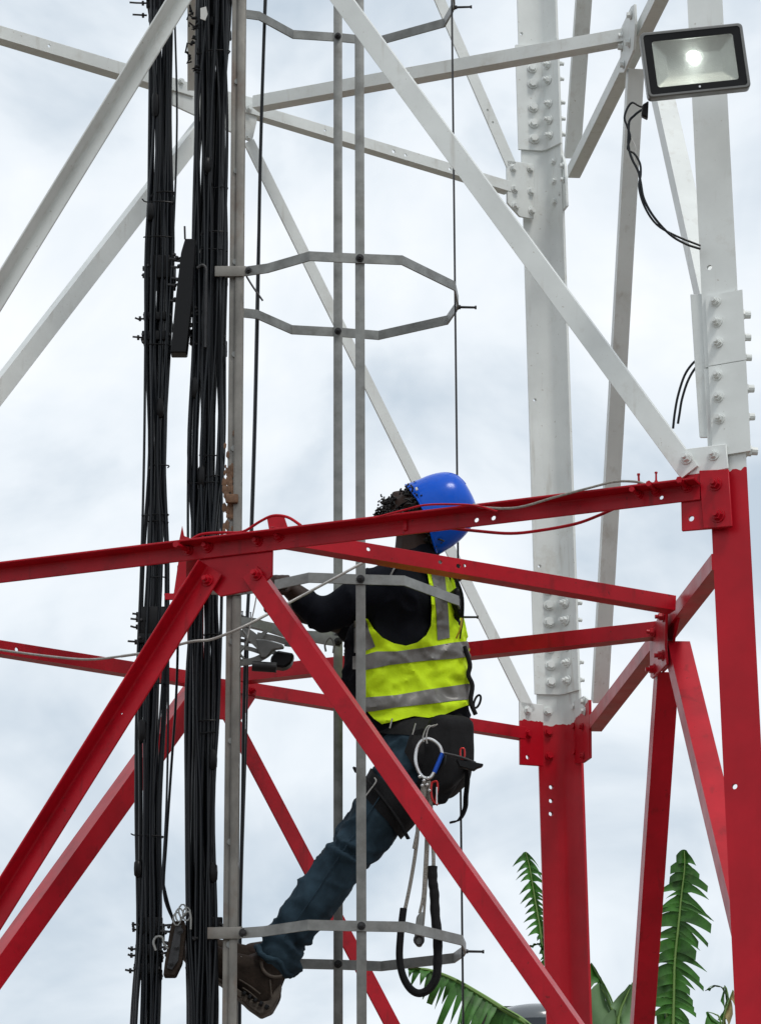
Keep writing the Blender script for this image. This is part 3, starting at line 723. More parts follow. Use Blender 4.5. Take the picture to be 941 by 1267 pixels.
# cable clamps: stacked blocks with long bolts
def clamp(px0, px1, py, y, label, stems=((0, 1),), h=.022, grp='cable clamps on the two bundles'):
    c = at((px0 + px1) / 2, py, y)
    t = thing('cable_clamp', c, label, 'clamp', grp)
    wd = (px1 - px0) / FPX * y * 1.0 * cos(.0)
    bm = bmesh.new(); box(bm, Matrix.Translation(c + Vector((0, -.018, 0))), wd, .016, h, .003); obj('clamp_bar', bm, M['blackplastic'], t)
    bm = bmesh.new(); box(bm, Matrix.Translation(c + Vector((0, .085, 0))), wd, .016, h, .003); obj('clamp_bar', bm, M['blackplastic'], t)
    for sx in (-1, 1):
        bm = bmesh.new(); tube(bm, [c + Vector((sx * wd * .46, -.035, 0)), c + Vector((sx * wd * .46, .11, 0))], .004, 8)
        obj('clamp_screw', bm, M['darksteel'], t)
    for dz, ln in stems:
        p = c + Vector((-wd / 2, random.uniform(-.01, .03), dz))
        bm = bmesh.new(); tube(bm, [p, p + Vector((-.028 * ln, 0, random.uniform(-.002, .002))), p + Vector((-.045 * ln, 0, .003))], .0032, 8); 
        bmesh.ops.create_cone(bm, cap_ends=True, segments=6, radius1=.008, radius2=.008, depth=.007, matrix=frame(p + Vector((-.012, 0, 0)), UP, Vector((1, 0, 0))))
        obj('stud', bm, M['darksteel'], t)
    return t
clamp(180, 218, 4, 9.80, 'black clamp at the very top of the left cable bundle', ((0, 1.2), (-.034, 1.), (.03, .8)), .05)
clamp(181, 217, 333, 9.80, 'deep black clamp on the left bundle level with the second hoop', ((.011, .35), (-.011, .4)), .075)
clamp(177, 214, 394, 9.80, 'black clamp on the left bundle just above its lower twin', ((0, .6),), .026)
clamp(175, 213, 418, 9.80, 'black clamp on the left bundle at the bottom of the hanging box', ((0, .65),), .03)
clamp(174, 206, 770, 9.79, 'black clamp on the left bundle left of the front brace top', ((.028, .6), (.010, .7), (-.012, .7)), .085)
clamp(172, 206, 792, 9.79, 'small black clamp on the left bundle touching the left front brace', ((0, .8),), .03)
clamp(170, 202, 1147, 9.80, 'black clamp on the left bundle level with the bottom hoop', ((.006, .35), (-.004, .35)), .05)
clamp(168, 200, 1177, 9.80, 'black clamp on the left bundle beside the boot tip', ((.008, .5), (-.012, .5)), .035)
clamp(166, 199, 1200, 9.80, 'lowest black clamp on the left bundle', ((0, .6),), .03)
clamp(240, 287, 30, 9.80, 'black clamp near the top of the cable bundle beside the ladder', (), .03)
clamp(236, 282, 336, 9.80, 'black clamp on the right bundle level with the second hoop', (), .032)
clamp(234, 281, 420, 9.80, 'lower black clamp on the right bundle above its bare stretch', (), .05)
clamp(230, 276, 1145, 9.80, 'black clamp on the right bundle above the boot', (), .04)
# steel arms from the ladder to the bundles
def arm(px0, px1, py, y, label, h=.03):
    bm = bmesh.new(); a, b = at(px0, py, y), at(px1, py, y)
    box(bm, Matrix.Translation((a + b) / 2), (b - a).length, .006, h, .001)
    o = obj('support_arm', bm, M['rail']); tag(o, label, 'bracket', 'support arms between ladder and cables')
arm(268, 302, 338, 9.775, 'short flat steel arm between ladder and cables at the second hoop')
arm(268, 300, 1153, 9.775, 'short flat steel arm between ladder and cables at the bottom hoop')
# hanging junction boxes between the bundles
def longbox(corners, y, t_, name, label, m_='blackplastic'):
    t = thing(name, at(*corners[0], y), label, 'box')
    plate('housing', [at(x, yy_, y) for x, yy_ in corners], Vector((0, 1, 0)), t_, M[m_], t, bev=.003)
    return t
jb = longbox(((229, 295), (242, 295), (238, 372), (231, 436), (211, 436), (217, 372), (224, 312)), 9.72, .05, 'cable_connector_box', 'long black box hanging aslant between the bundles above the beams')
bm = bmesh.new(); tube(bm, [at(229, 296, 9.74), at(228.5, 280, 9.74)], .003, 6); obj('spike', bm, M['darksteel'], jb)
bm = bmesh.new()
for x, y in ((218, 320), (221, 344), (219, 372), (238, 400), (241, 385), (243, 425), (216, 352), (222, 322), (220, 330), (239, 390)):
    tube(bm, [at(x - 8, y, 9.76), at(x, y + 1, 9.75), at(x + 6, y - 1, 9.76)], .004, 6)
    bmesh.ops.create_icosphere(bm, subdivisions=1, radius=.007, matrix=Matrix.Translation(at(x + random.uniform(-4, 4), y + random.uniform(-5, 5), 9.75)))
tag(obj('tie_knots', bm, M['darksteel'], jb), kind='stuff')
bm = bmesh.new()
tube(bm, [at(x, y, 9.72) for x, y in ((244, 332), (250, 328), (255, 333), (255, 350), (254, 430))], .005, 8, smooth=4)
tag(obj('hook_wire', bm, M['darksteel']), 'dark hooked wire in front of the right bundle at the second hoop', 'wire')
pb = longbox(((213, 1140), (228, 1138), (230, 1150), (225, 1190), (217, 1207), (202, 1207), (204, 1190), (210, 1152)), 9.72, .05, 'pulley_block', 'worn brown-black pulley block hanging between the bundles beside the boot', 'boot')
plate('side_plate', [at(x, y, 9.712) for x, y in ((217, 1146), (225, 1144), (221, 1188), (213, 1200), (206, 1198))], Vector((0, 1, 0)), .004, M['darksteel'], pb)
for x, y in ((223, 1152), (219, 1172), (212, 1192)): bolt('galv', at(x, y, 9.711), Vector((0, -1, 0)), pb, .8)
bm = bmesh.new()
for k, (x, y) in enumerate(((222, 1132), (226, 1127), (231, 1131), (219, 1137))):
    c = at(x, y, 9.71); pts = [c + Vector((cos(a) * .011, sin(a) * .004, sin(a) * .02)) for a in [i * pi / 5 for i in range(11)]]
    tube(bm, pts, .0025, 6)
tube(bm, [at(x, y, 9.70) for x, y in ((226, 1133), (233, 1128), (236, 1134), (236, 1150))], .003, 6, smooth=4)
obj('shackle', bm, M['galv'], pb)
bm = bmesh.new()
tube(bm, [at(x, y, 9.70) for x, y in ((193, 1176), (190, 1166), (194, 1159), (201, 1160), (203, 1168), (208, 1174))], .0035, 6, smooth=4)
tag(obj('u_bolt', bm, M['galv']), 'small bent steel u-bolt on the left bundle beside the pulley block', 'bolt')
bm = bmesh.new()
for x, y in ((205, 1152), (207, 1165), (206, 1180), (240, 1160), (209, 1145), (204, 1172)):
    tube(bm, [at(x - 6, y, 9.74), at(x + 5, y + random.uniform(-3, 3), 9.73)], .0035, 6)
    bmesh.ops.create_icosphere(bm, subdivisions=1, radius=.006, matrix=Matrix.Translation(at(x, y + 2, 9.73)))
tag(obj('tie_knots', bm, M['darksteel'], pb), kind='stuff')
# ties around the right bundle top (the ragged black knots)
bm = bmesh.new()
rng = random.Random(3)
for k in range(16):
    x = rng.uniform(234, 246); y = rng.uniform(10, 92)
    c = at(x, y, 9.72)
    tube(bm, [c, c + Vector((rng.uniform(-.02, .0), rng.uniform(-.01, .01), rng.uniform(-.02, .02))), c + Vector((rng.uniform(-.02, .01), 0, rng.uniform(-.03, .01)))], .0028, 6)
    bmesh.ops.create_icosphere(bm, subdivisions=1, radius=.006, matrix=Matrix.Translation(c))
tag(obj('cable_tie_knots', bm, M['blackplastic']), 'ragged knot of black cable ties at the top of the right bundle', 'cable ties')
bm = bmesh.new()
f_ = [at(x, y, 9.70) for x, y in ((248, 10), (255, 8), (257, 17), (254, 25), (248, 23))]
vs = [bm.verts.new(p) for p in f_]; fc = bm.faces.new(vs); r_ = bmesh.ops.extrude_face_region(bm, geom=[fc])
bmesh.ops.translate(bm, vec=(0, .004, 0), verts=[g_ for g_ in r_['geom'] if isinstance(g_, bmesh.types.BMVert)])
tag(obj('scrap_tag', bm, M['whitetag']), 'small pale torn tag stuck among the cables near the top', 'tag')
# rusty clamp on the rail
rc = thing('rusty_clamp', at(287, 617, yR - .006), 'rusty clamp eaten with brown rust on the ladder rail above the front beam', 'clamp')
bm = bmesh.new(); box(bm, Matrix.Translation(at(287, 617, yR - .006)), .038, .014, .028, .004); obj('band', bm, M['rust'], rc)
bm = bmesh.new(); rng = random.Random(5)
for k in range(60):
    yy_ = rng.gauss(605, 22); cc = at(rng.uniform(277, 290), yy_, yR + .008)
    bmesh.ops.create_icosphere(bm, subdivisions=1, radius=rng.uniform(.003, .008), matrix=Matrix.Translation(cc) @ Matrix.Diagonal((1, .35, 2.2, 1)))
tag(obj('rust_flakes', bm, M['rust'], rc), kind='stuff')

ORD = ['topmost', 'second from the top', 'third from the top', 'fourth from the top', 'fifth from the top', 'sixth from the top', 'seventh from the top', 'eighth from the top', 'ninth from the top', 'tenth from the top', 'lowest']
rng = random.Random(21)
for left in (0, 1):
    pys = sorted(rng.uniform(60, 1110) for _ in range(11))
    for k, py in enumerate(pys):
        fx = (b1l, b1r) if left else (b2l, b2r); yy_ = 9.765 if left else 9.745
        a_, b_ = at(fx[0](py) - 1.5, py, yy_), at(fx[1](py) + .5, py + rng.uniform(-2, 2), yy_)
        if rng.random() < .6: a_ = a_.lerp(b_, rng.uniform(.2, .6))
        bm = bmesh.new(); tail = Vector((rng.uniform(-.016, -.004), -.006, rng.uniform(-.02, .02)))
        tube(bm, [a_ + tail, a_, a_.lerp(b_, .5) + Vector((0, -.008, 0)), b_, b_ + Vector((-.003, .02, 0))], .0022, 6, smooth=3)
        tag(obj('cable_tie', bm, M['blackplastic']), 'thin black cable tie, %s on the %s' % (ORD[k], 'narrower left bundle' if left else 'wider bundle by the rail'), 'cable tie', 'cable ties round the bundles')

# the folded pulley frame / bracket between rail and worker
br = thing('antenna_bracket', at(340, 800, 10.0), 'grey forged bracket with curved arms beside the rail, under the worker\'s elbow', 'bracket')
bm = bmesh.new()
def fb2(pts, w, y, t=.006): flatbar(bm, [at(a, b, y) for a, b in pts], Vector((0, 0, 1)), w, t, smooth=4)
fb2(((288, 762), (306, 770), (350, 780), (395, 790), (422, 794)), .032, 10.16)
obj('arm', bm, M['galv'], br); bm = bmesh.new()
fb2(((295, 783), (306, 786), (318, 797), (327, 806)), .020, 10.02); obj('arm', bm, M['galv'], br); bm = bmesh.new()
fb2(((295, 800), (310, 803), (325, 808)), .012, 10.0); obj('arm', bm, M['galv'], br); bm = bmesh.new()
fb2(((297, 820), (312, 818), (326, 812), (334, 806)), .020, 9.98); obj('arm', bm, M['galv'], br); bm = bmesh.new()
tube(bm, [at(x, y, 9.96) for x, y in ((302, 815), (297, 808), (303, 800), (306, 790), (300, 780))], .0035, 6, smooth=4)
tube(bm, [at(x, y, 9.96) for x, y in ((403, 806), (402, 797), (408, 789), (413, 796), (412, 808))], .003, 6, smooth=4)
obj('spring_wire', bm, M['galv'], br)
for pts_, w_, y_ in ((((300, 778), (312, 784), (330, 800), (345, 812)), .014, 10.03), (((318, 786), (340, 790), (362, 797), (384, 803)), .018, 10.06), (((330, 780), (322, 790), (326, 800)), .012, 10.04), (((296, 792), (316, 795), (336, 797)), .010, 10.05), (((352, 797), (368, 800), (380, 812)), .012, 10.02)):
    bm = bmesh.new(); fb2(pts_, w_, y_); obj('arm', bm, M['galv'], br)
obj_ = plate('jaw', [at(x, y, 9.97) for x, y in ((316, 790), (330, 791), (350, 797), (352, 802), (338, 804), (330, 814), (322, 814), (320, 806))], Vector((0, 1, 0)), .014, M['galv'], br, bev=.004)
plate('black_block', [at(x, y, 10.0) for x, y in ((342, 804), (364, 808), (361, 820), (352, 826), (336, 824), (334, 814))], Vector((0, 1, 0)), .05, M['blackplastic'], br, bev=.006)
bm = bmesh.new(); tube(bm, [at(312, 824, 9.98), at(342, 826, 9.98)], .016, 12); obj('roller', bm, M['darksteel'], br)
bolt('galv', at(418, 794, 10.15), Vector((0, -1, 0)), br, 1.3)
for x in (300, 305, 310, 297): bolt('dark', at(x, 768, 10.1), UP, br, .5)

# ------------------------------------------------------------------ flood light on the front right leg
fl_y = 8.36
c0 = at(859, 76, fl_y)
X = (at(926, 69, fl_y) - at(792, 83, fl_y)).normalized()
Nn = Vector((-.12, -1, -.10)); Nn = (Nn - X * Nn.dot(X)).normalized(); Y = Nn.cross(X)
FM = Matrix.Translation(c0) @ Matrix((X, Y, Nn)).transposed().to_4x4()
fl = thing('flood_light', c0, 'lit flood light in a grey and black housing, bolted to the front right leg', 'flood light')
def rrect(wd, ht, r, n=4):
    o = []
    for cx, cy, a0 in ((wd / 2 - r, ht / 2 - r, 0), (-wd / 2 + r, ht / 2 - r, pi / 2), (-wd / 2 + r, -ht / 2 + r, pi), (wd / 2 - r, -ht / 2 + r, 1.5 * pi)):
        for k in range(n + 1):
            a = a0 + k * pi / 2 / n; o.append((cx + r * cos(a), cy + r * sin(a)))
    return o
def loft(loops, cap0=True, cap1=True):
    bm = bmesh.new(); R = [[bm.verts.new(FM @ Vector((x, y, z))) for x, y in lp] for lp, z in loops]
    for a, b in zip(R, R[1:]):
        for i in range(len(a)): bm.faces.new((a[i], a[(i + 1) % len(a)], b[(i + 1) % len(a)], b[i]))
    if cap0: bm.faces.new(R[0][::-1])
    if cap1: bm.faces.new(R[-1])
    return bm
W_, H_ = .276, .184
bmh = loft([(rrect(W_ * .80, H_ * .72, .01), -.055), (rrect(W_ * .97, H_ * .95, .012), -.03), (rrect(W_, H_, .012), -.022), (rrect(W_, H_, .012), .008), (rrect(W_ - .006, H_ - .006, .010), .011), (rrect(W_ - .016, H_ - .016, .008), .011), (rrect(W_ - .016, H_ - .016, .008), .004), (rrect(W_ - .05, H_ - .05, .008), .003), (rrect(W_ - .052, H_ - .052, .008), -.020)], True, True)
obj('housing', bmh, M['lamphousing'], fl)
bz = loft([(rrect(W_ - .018, H_ - .018, .007), .005), (rrect(W_ - .018, H_ - .018, .007), .0095), (rrect(W_ - .058, H_ - .054, .007), .0085), (rrect(W_ - .058, H_ - .054, .007), .0035)], False, False)
obj('bezel', bz, M['blackplastic'], fl)
rf = loft([(rrect(W_ - .053, H_ - .050, .007), .0080), (rrect(W_ - .06, H_ - .056, .007), .0072), (rrect(W_ - .060, H_ - .056, .008), .002), (rrect(.150, .062, .006), -.0175)], False, True)
refl = obj('reflector', rf, M['reflector'], fl)
bm = bmesh.new(); bmesh.ops.create_cone(bm, cap_ends=True, segments=20, radius1=.0145, radius2=.0135, depth=.004, matrix=FM @ Matrix.Translation((0, .018, -.0145)))
obj('led_chip', bm, M['led'], refl)
gl_ = loft([(rrect(W_ - .056, H_ - .052, .007), .0062), (rrect(W_ - .056, H_ - .052, .007), .0076)], True, True)
obj('glass', gl_, M['glass'], fl)
for k in range(9):
    bm = bmesh.new(); box(bm, FM @ Matrix.Translation((-.088 + k * .022, 0, -.062)), .003, H_ * .66, .022, .0005); obj('cooling_fin', bm, M['lamphousing'], fl)
bm = bmesh.new(); box(bm, FM @ Matrix.Translation((0.02, 0, -.09)), .03, .10, .04, .002); box(bm, FM @ Matrix.Translation((.02, 0, -.12)), .06, .03, .04, .002)
obj('bracket', bm, M['lamphousing'], fl)
bm = bmesh.new(); bmesh.ops.create_cone(bm, cap_ends=True, segments=10, radius1=.003, radius2=.003, depth=.003, matrix=FM @ Matrix.Translation((0.002, -H_ / 2 + .017, .0105)))
obj('screw', bm, M['chrome'], fl)
bm = bmesh.new(); bmesh.ops.create_cone(bm, cap_ends=True, segments=10, radius1=.004, radius2=.004, depth=.004, matrix=FM @ Matrix.Translation((0.022, H_ / 2 + .001, -.006)) @ Matrix.Rotation(pi / 2, 4, 'X'))
obj('screw', bm, M['chrome'], fl)
plate('cable_gland', [at(x, y, fl_y + .05) for x, y in ((794, 129), (802, 124), (801, 146), (793, 142))], Vector((0, 1, 0)), .02, M['blackplastic'], fl, bev=.003)
for pts, r, lab in (
    (((800, 132), (790, 138), (784, 143), (778, 150), (777, 166), (777, 181), (781, 196), (789, 212), (792, 226), (796, 246), (808, 268), (828, 290), (848, 302), (866, 308)), .0036, 'black lamp cable drooping from the flood light, with a knot'),
    (((800, 134), (790, 131), (782, 127), (776, 133), (772, 146), (776, 158), (779, 170), (776, 184), (784, 190), (791, 202), (792, 216), (790, 232), (797, 256), (812, 278), (836, 292), (866, 304)), .0032, 'thinner black lamp cable twisting beside the other below the flood light'),
    (((780, 170), (786, 184), (784, 198), (788, 208)), .0012, 'pale tie string at the lamp cable knot')):
    mkcable([at(x, y, 8.62) for x, y in pts], r, lab, None, 'lamp_cable' if r > .002 else 'tie_string', 'cable' if r > .002 else 'whitetag', sm=5)
for pts, lab in ((((866, 442), (856, 450), (846, 465), (838, 490), (834, 512), (832, 530)), 'black cable bowing out left of the splice plates'),
                 (((868, 447), (859, 456), (850, 472), (843, 494), (840, 512), (838, 524)), 'second black cable bowing beside the splice plates, on the inside')):
    mkcable([at(x, y, 8.80) for x, y in pts], .0034, lab, None, 'lamp_cable')

# ------------------------------------------------------------------ the worker
YP = 9.93
def P(px, py, dy=0.): return at(px, py, YP + dy)
ICO = None
def hull(bm, sph):
    global ICO
    if ICO is None:
        q = bmesh.new(); bmesh.ops.create_icosphere(q, subdivisions=2, radius=1.0); ICO = [v.co.copy() for v in q.verts]; q.free()
    vs = []
    for s_ in sph:
        p, r = s_[0], s_[1]
        vs += [bm.verts.new(p + c * r) for c in ICO]
    r = bmesh.ops.convex_hull(bm, input=vs)
    dead = [v for v in bm.verts if not v.link_faces]
    for v in dead: bm.verts.remove(v)
def remesh(hulls, vox, smooth=6):
    parts = []
    bm = bmesh.new()
    for h in hulls:
        b2 = bmesh.new(); hull(b2, h); bmesh.ops.recalc_face_normals(b2, faces=b2.faces)
        m_ = bpy.data.meshes.new('t'); b2.to_mesh(m_); b2.free(); bm.from_mesh(m_); bpy.data.meshes.remove(m_)
    me = bpy.data.meshes.new('t'); bm.to_mesh(me); bm.free()
    o = bpy.data.objects.new('t', me); COL.objects.link(o)
    md = o.modifiers.new('r', 'REMESH'); md.mode = 'VOXEL'; md.voxel_size = vox; md.use_smooth_shade = True
    if smooth: sm = o.modifiers.new('s', 'SMOOTH'); sm.factor = .6; sm.iterations = smooth
    r = apply_mods(o); bpy.data.objects.remove(o); return r
def offset(me, d, fn=None):
    m2 = me.copy(); ns = [v.normal.copy() for v in m2.vertices]
    for v, n in zip(m2.vertices, ns):
        v.co = v.co + n * (d + (fn(v.co) if fn else 0))
    return m2
def prism(poly, y0, y1):
    bm = bmesh.new()
    a = [bm.verts.new(at(x, y, y0)) for x, y in poly]; b = [bm.verts.new(at(x, y, y1)) for x, y in poly]
    n = len(a)
    for i in range(n): bm.faces.new((a[i], a[(i + 1) % n], b[(i + 1) % n], b[i]))
    bm.faces.new(a[::-1]); bm.faces.new(b)
    bmesh.ops.recalc_face_normals(bm, faces=bm.faces); return bm
def cutout(me, poly, y0, y1): return boolean(me.copy(), prism(poly, y0, y1), 'INTERSECT')
def nz3(co, s, st=(1, 1, 1), off=0): return noise.noise(Vector((co.x * s * st[0] + off, co.y * s * st[1], co.z * s * st[2])))

worker = thing('person', (P(520, 930).x, YP, rung_z0 - .05), 'worker in blue helmet, yellow vest and jeans leaning back on the ladder, looking up', 'person')
# helmet / head frame: crown axis to the right, face upward
O = P(528, 640, -.02)
ca = Vector((.885, -.10, .455)).normalized()
fa = Vector((-.455, .05, .885)); fa = (fa - ca * fa.dot(ca)).normalized()
la = ca.cross(fa); la = la if la.y < 0 else -la
def HP(a, b, l=0.): return O + ca * a + fa * b + la * l
# joints
shL, shR = P(484, 722, -.12), P(540, 722, .09)
elL, wrL = P(400, 764, -.15), P(357, 727, -.17)
elR, wrR = P(432, 772, .10), P(362, 757, .02)
hipL, hipR = P(516, 942, -.055), P(520, 940, .085)
knL, knR = P(428, 1062, -.05), P(431, 1058, .11)
anL, anR = P(338, 1186, -.02), P(346, 1176, .12)
zmh = zc + zh[2]
bar = lambda px: at(px, 727 if px > 335 else 729, 9.70)
handp = P(345, 722, -.2)
body_h = [
    [(HP(.03, -.005), .088), (HP(.035, .02), .080)],
    [(HP(.0, .03), .076), (HP(-.075, .045), .050)],
    [(HP(-.095, .055), .030), (HP(-.06, .05), .055)],
    [(HP(-.118, .062), .020), (HP(-.10, .03, .035), .018), (HP(-.10, .03, -.035), .018)],
    [(HP(-.012, .085), .020), (HP(-.052, .112), .012), (HP(-.052, .098, .014), .010), (HP(-.052, .098, -.014), .010)],
    [(HP(.005, .088, .034), .014), (HP(.005, .088, -.034), .014)],
    [(HP(-.078, .100, .018), .008), (HP(-.078, .100, -.018), .008), (HP(-.083, .102), .009)],
    [(HP(-.092, .096, .015), .008), (HP(-.092, .096, -.015), .008)],
    [(HP(-.03, .0, .078), .014), (HP(.0, -.008, .080), .015), (HP(-.01, -.02, .083), .012)],
    [(HP(-.03, .0, -.078), .014), (HP(.0, -.008, -.080), .015)],
    [(HP(-.05, -.02), .060), (P(510, 706, -.01), .062)],
    [(shL, .058), (shR, .058), (P(512, 712, -.01), .06)],
    [(shL, .06), (shR, .06), (P(478, 775, -.05), .085), (P(538, 775, .05), .08)],
    [(P(478, 775, -.05), .085), (P(538, 775, .05), .08), (P(476, 850, -.03), .06), (P(536, 850, .04), .062)],
    [(P(476, 850, -.03), .06), (P(536, 850, .04), .062), (hipL, .07), (hipR, .07)],
    [(shL, .055), (elL, .042)], [(elL, .041), (P(381, 748, -.16), .040), (wrL, .027)],
    [(shR, .055), (elR, .042)], [(elR, .04), (wrR, .027)],
    [(hipL, .08), (knL, .048)], [(knL, .046), (P(394, 1108, -.05), .046), (anL, .034)],
    [(hipR, .08), (knR, .048)], [(knR, .046), (P(398, 1100, .12), .042), (anR, .034)],
    [(anL, .036), (P(300, 1200, -.02), .034), (P(330, 1215, -.02), .034)],
    [(anR, .036), (P(312, 1180, .12), .034), (P(330, 1190, .12), .032)],
]
# gripping left hand on the hoop: palm, four fingers over the bar, thumb under it
kx = [334, 341.5, 349, 356]
body_h.append([(wrL, .024), (at(352, 724, 9.73), .016), (at(339, 722, 9.73), .016), (at(337, 717, 9.725), .012), (at(356, 719, 9.725), .012)])
for i, x in enumerate(kx):
    L_ = (.9, 1., .97, .8)[i]; c = at(x, 724, 9.70); q = [Vector((0, .028, .012)), Vector((0, .004, .026)), Vector((0, -.018 * L_, .016)), Vector((0, -.020 * L_, -.004))]
    q = [c + v for v in q]
    for a_, b_ in zip(q, q[1:]): body_h.append([(a_, .0088), (b_, .0082)])
th_ = [at(358, 728, 9.73), at(352, 733, 9.705), at(345, 733, 9.69)]
for a_, b_ in zip(th_, th_[1:]): body_h.append([(a_, .010), (b_, .0088)])
# right hand holding the bracket arm
body_h.append([(wrR, .024), (P(350, 752, .0), .018), (P(344, 750, .0), .018)])
for i in range(4):
    c = P(347 - i * 5, 748, .0); q = [c, c + Vector((-.006, -.015, .008)), c + Vector((-.008, -.026, -.008)), c + Vector((-.006, -.02, -.026))]
    for a_, b_ in zip(q, q[1:]): body_h.append([(a_, .0088), (b_, .008)])
q = [P(352, 756, -.01), P(347, 760, -.02), P(342, 758, -.03)]
for a_, b_ in zip(q, q[1:]): body_h.append([(a_, .0095), (b_, .0085)])
bme = remesh(body_h, .0055, 3)
obj('body', bme, M['skin'], worker, ang=180)
for l in (-.031, .031):
    bm = bmesh.new(); bmesh.ops.create_uvsphere(bm, u_segments=12, v_segments=8, radius=.012, matrix=Matrix.Translation(HP(-.014, .076, l))); obj('eye', bm, M['whitetag'], worker)
    bm = bmesh.new(); bmesh.ops.create_uvsphere(bm, u_segments=10, v_segments=6, radius=.0062, matrix=Matrix.Translation(HP(-.014, .0835, l))); obj('iris', bm, M['blackplastic'], worker)
# hair and beard as clumps of curls
rng = random.Random(11)
def curls(centres, n, r, jit, name, ln=.022):
    bm = bmesh.new()
    for k in range(n):
        c = rng.choice(centres) + Vector([rng.gauss(0, jit) for _ in range(3)])
        d = Vector([rng.gauss(0, 1) for _ in range(3)]).normalized(); q = [c]
        for j in range(4):
            d = (d + Vector([rng.gauss(0, .7) for _ in range(3)])).normalized(); q.append(q[-1] + d * ln / 4)
        tube(bm, q, r * rng.uniform(.7, 1.2), 5, smooth=2)
    obj(name, bm, M['hair'], worker, ang=180)
curls([HP(-.112, .066), HP(-.12, .05), HP(-.105, .05, .03), HP(-.09, .04, .055), HP(-.06, .03, .068), HP(-.128, .07), HP(-.118, .08), HP(-.092, .098, .022), HP(-.145, .05, .01), HP(-.152, .045), HP(-.07, .085, .045), HP(-.10, .07, .04)], 420, .0028, .007, 'beard', .016)
curls([HP(-.01, -.08, x) for x in (-.04, 0, .04)] + [HP(-.04, -.075), HP(-.0, -.04, .08), HP(-.02, .02, .076), HP(-.05, -.065), HP(-.0, .05, .07), HP(-.012, .082, .045)], 420, .003, .010, 'hair')
# helmet
bm = bmesh.new(); nU, nV = 40, 16; rings = []
for j in range(nV):
    t_ = j / (nV - 1); ph = t_ * pi / 2 * .97
    a = .152 * sin(ph) ** .95; k = cos(ph) ** .62
    rings.append([bm.verts.new(HP(a - .004, .112 * k * cos(u_) * (1.02 if cos(u_) > 0 else 1.0) - .004 + .012 * sin(ph), (.098 * k * sin(u_)))) for u_ in [2 * pi * i / nU for i in range(nU)]])
for r0, r1 in zip(rings, rings[1:]):
    for i in range(nU): bm.faces.new((r0[i], r0[(i + 1) % nU], r1[(i + 1) % nU], r1[i]))
bm.faces.new(rings[-1])
for v in rings[0]: v.co += -ca * .0
# brim: front of the rim pulled out into a short lip, nape lowered
for r_, kk in ((rings[0], 1.), (rings[1], .5)):
    for i, v in enumerate(r_):
        u_ = 2 * pi * i / nU
        if cos(u_) > .3: v.co += (fa * .010 - ca * .010) * kk * (cos(u_) - .3)
        if cos(u_) < -.2: v.co += (-ca * .030) * kk * (-cos(u_) - .2)
bmesh.ops.recalc_face_normals(bm, faces=bm.faces)
me = bpy.data.meshes.new('helmet'); bm.to_mesh(me); bm.free()
o_ = bpy.data.objects.new('t', me); COL.objects.link(o_); md = o_.modifiers.new('s', 'SOLIDIFY'); md.thickness = .004; md.offset = 1
sb = o_.modifiers.new('v', 'SUBSURF'); sb.levels = 1
me = apply_mods(o_); bpy.data.objects.remove(o_)
helmet = obj('helmet', me, M['bluehat'], worker, ang=60)
for a, b, l in ((.018, .098, .048), (.010, .060, .0885)):
    bm = bmesh.new(); n_ = (HP(a, b, l) - HP(.03, 0, 0)).normalized(); box(bm, frame(HP(a, b, l) + n_ * .008, fa, n_), .014, .007, .004, .0015); obj('clip', bm, M['whitetag'], helmet)
for l in (-.03, 0, .03):     # raised ribs over the crown
    pts = []
    for j in range(3, 15):
        t_ = j / (nV - 1); ph = t_ * pi / 2 * .97; k = cos(ph) ** .62
        pts.append(HP(.152 * sin(ph) ** .95 - .002, .112 * k * math.sqrt(max(0, 1 - (l / .098 / max(k, .35)) ** 2)) + .012 * sin(ph) - .002, l))
    bm = bmesh.new(); tube(bm, pts, .0032, 6); obj('rib', bm, M['bluehat'], helmet)
rim = [v for v in []]
bm = bmesh.new(); q_ = []
for i in range(41):
    u_ = 2 * pi * i / 40; cu = cos(u_); off_ = Vector()
    if cu > .3: off_ = (fa * .010 - ca * .010) * (cu - .3)
    if cu < -.2: off_ = (-ca * .030) * (-cu - .2)
    q_.append(HP(-.004, .114 * cu * (1.02 if cu > 0 else 1.) - .004, .100 * sin(u_)) + off_)
tube(bm, q_, .0032, 8); obj('rim', bm, M['bluehat'], helmet)
bm = bmesh.new(); flatbar(bm, [HP(-.004, .04, .094), HP(-.05, .05, .07), HP(-.105, .035, .03), HP(-.11, .03, 0)], ca, .014, .002, smooth=3); obj('chin_strap', bm, M['harness'], worker)
flatp = [HP(-.004, -.07, .05), HP(-.05, -.04, .075), HP(-.10, .02, .045)]
bm = bmesh.new(); flatbar(bm, flatp, ca, .014, .002, smooth=3); obj('chin_strap', bm, M['harness'], worker)

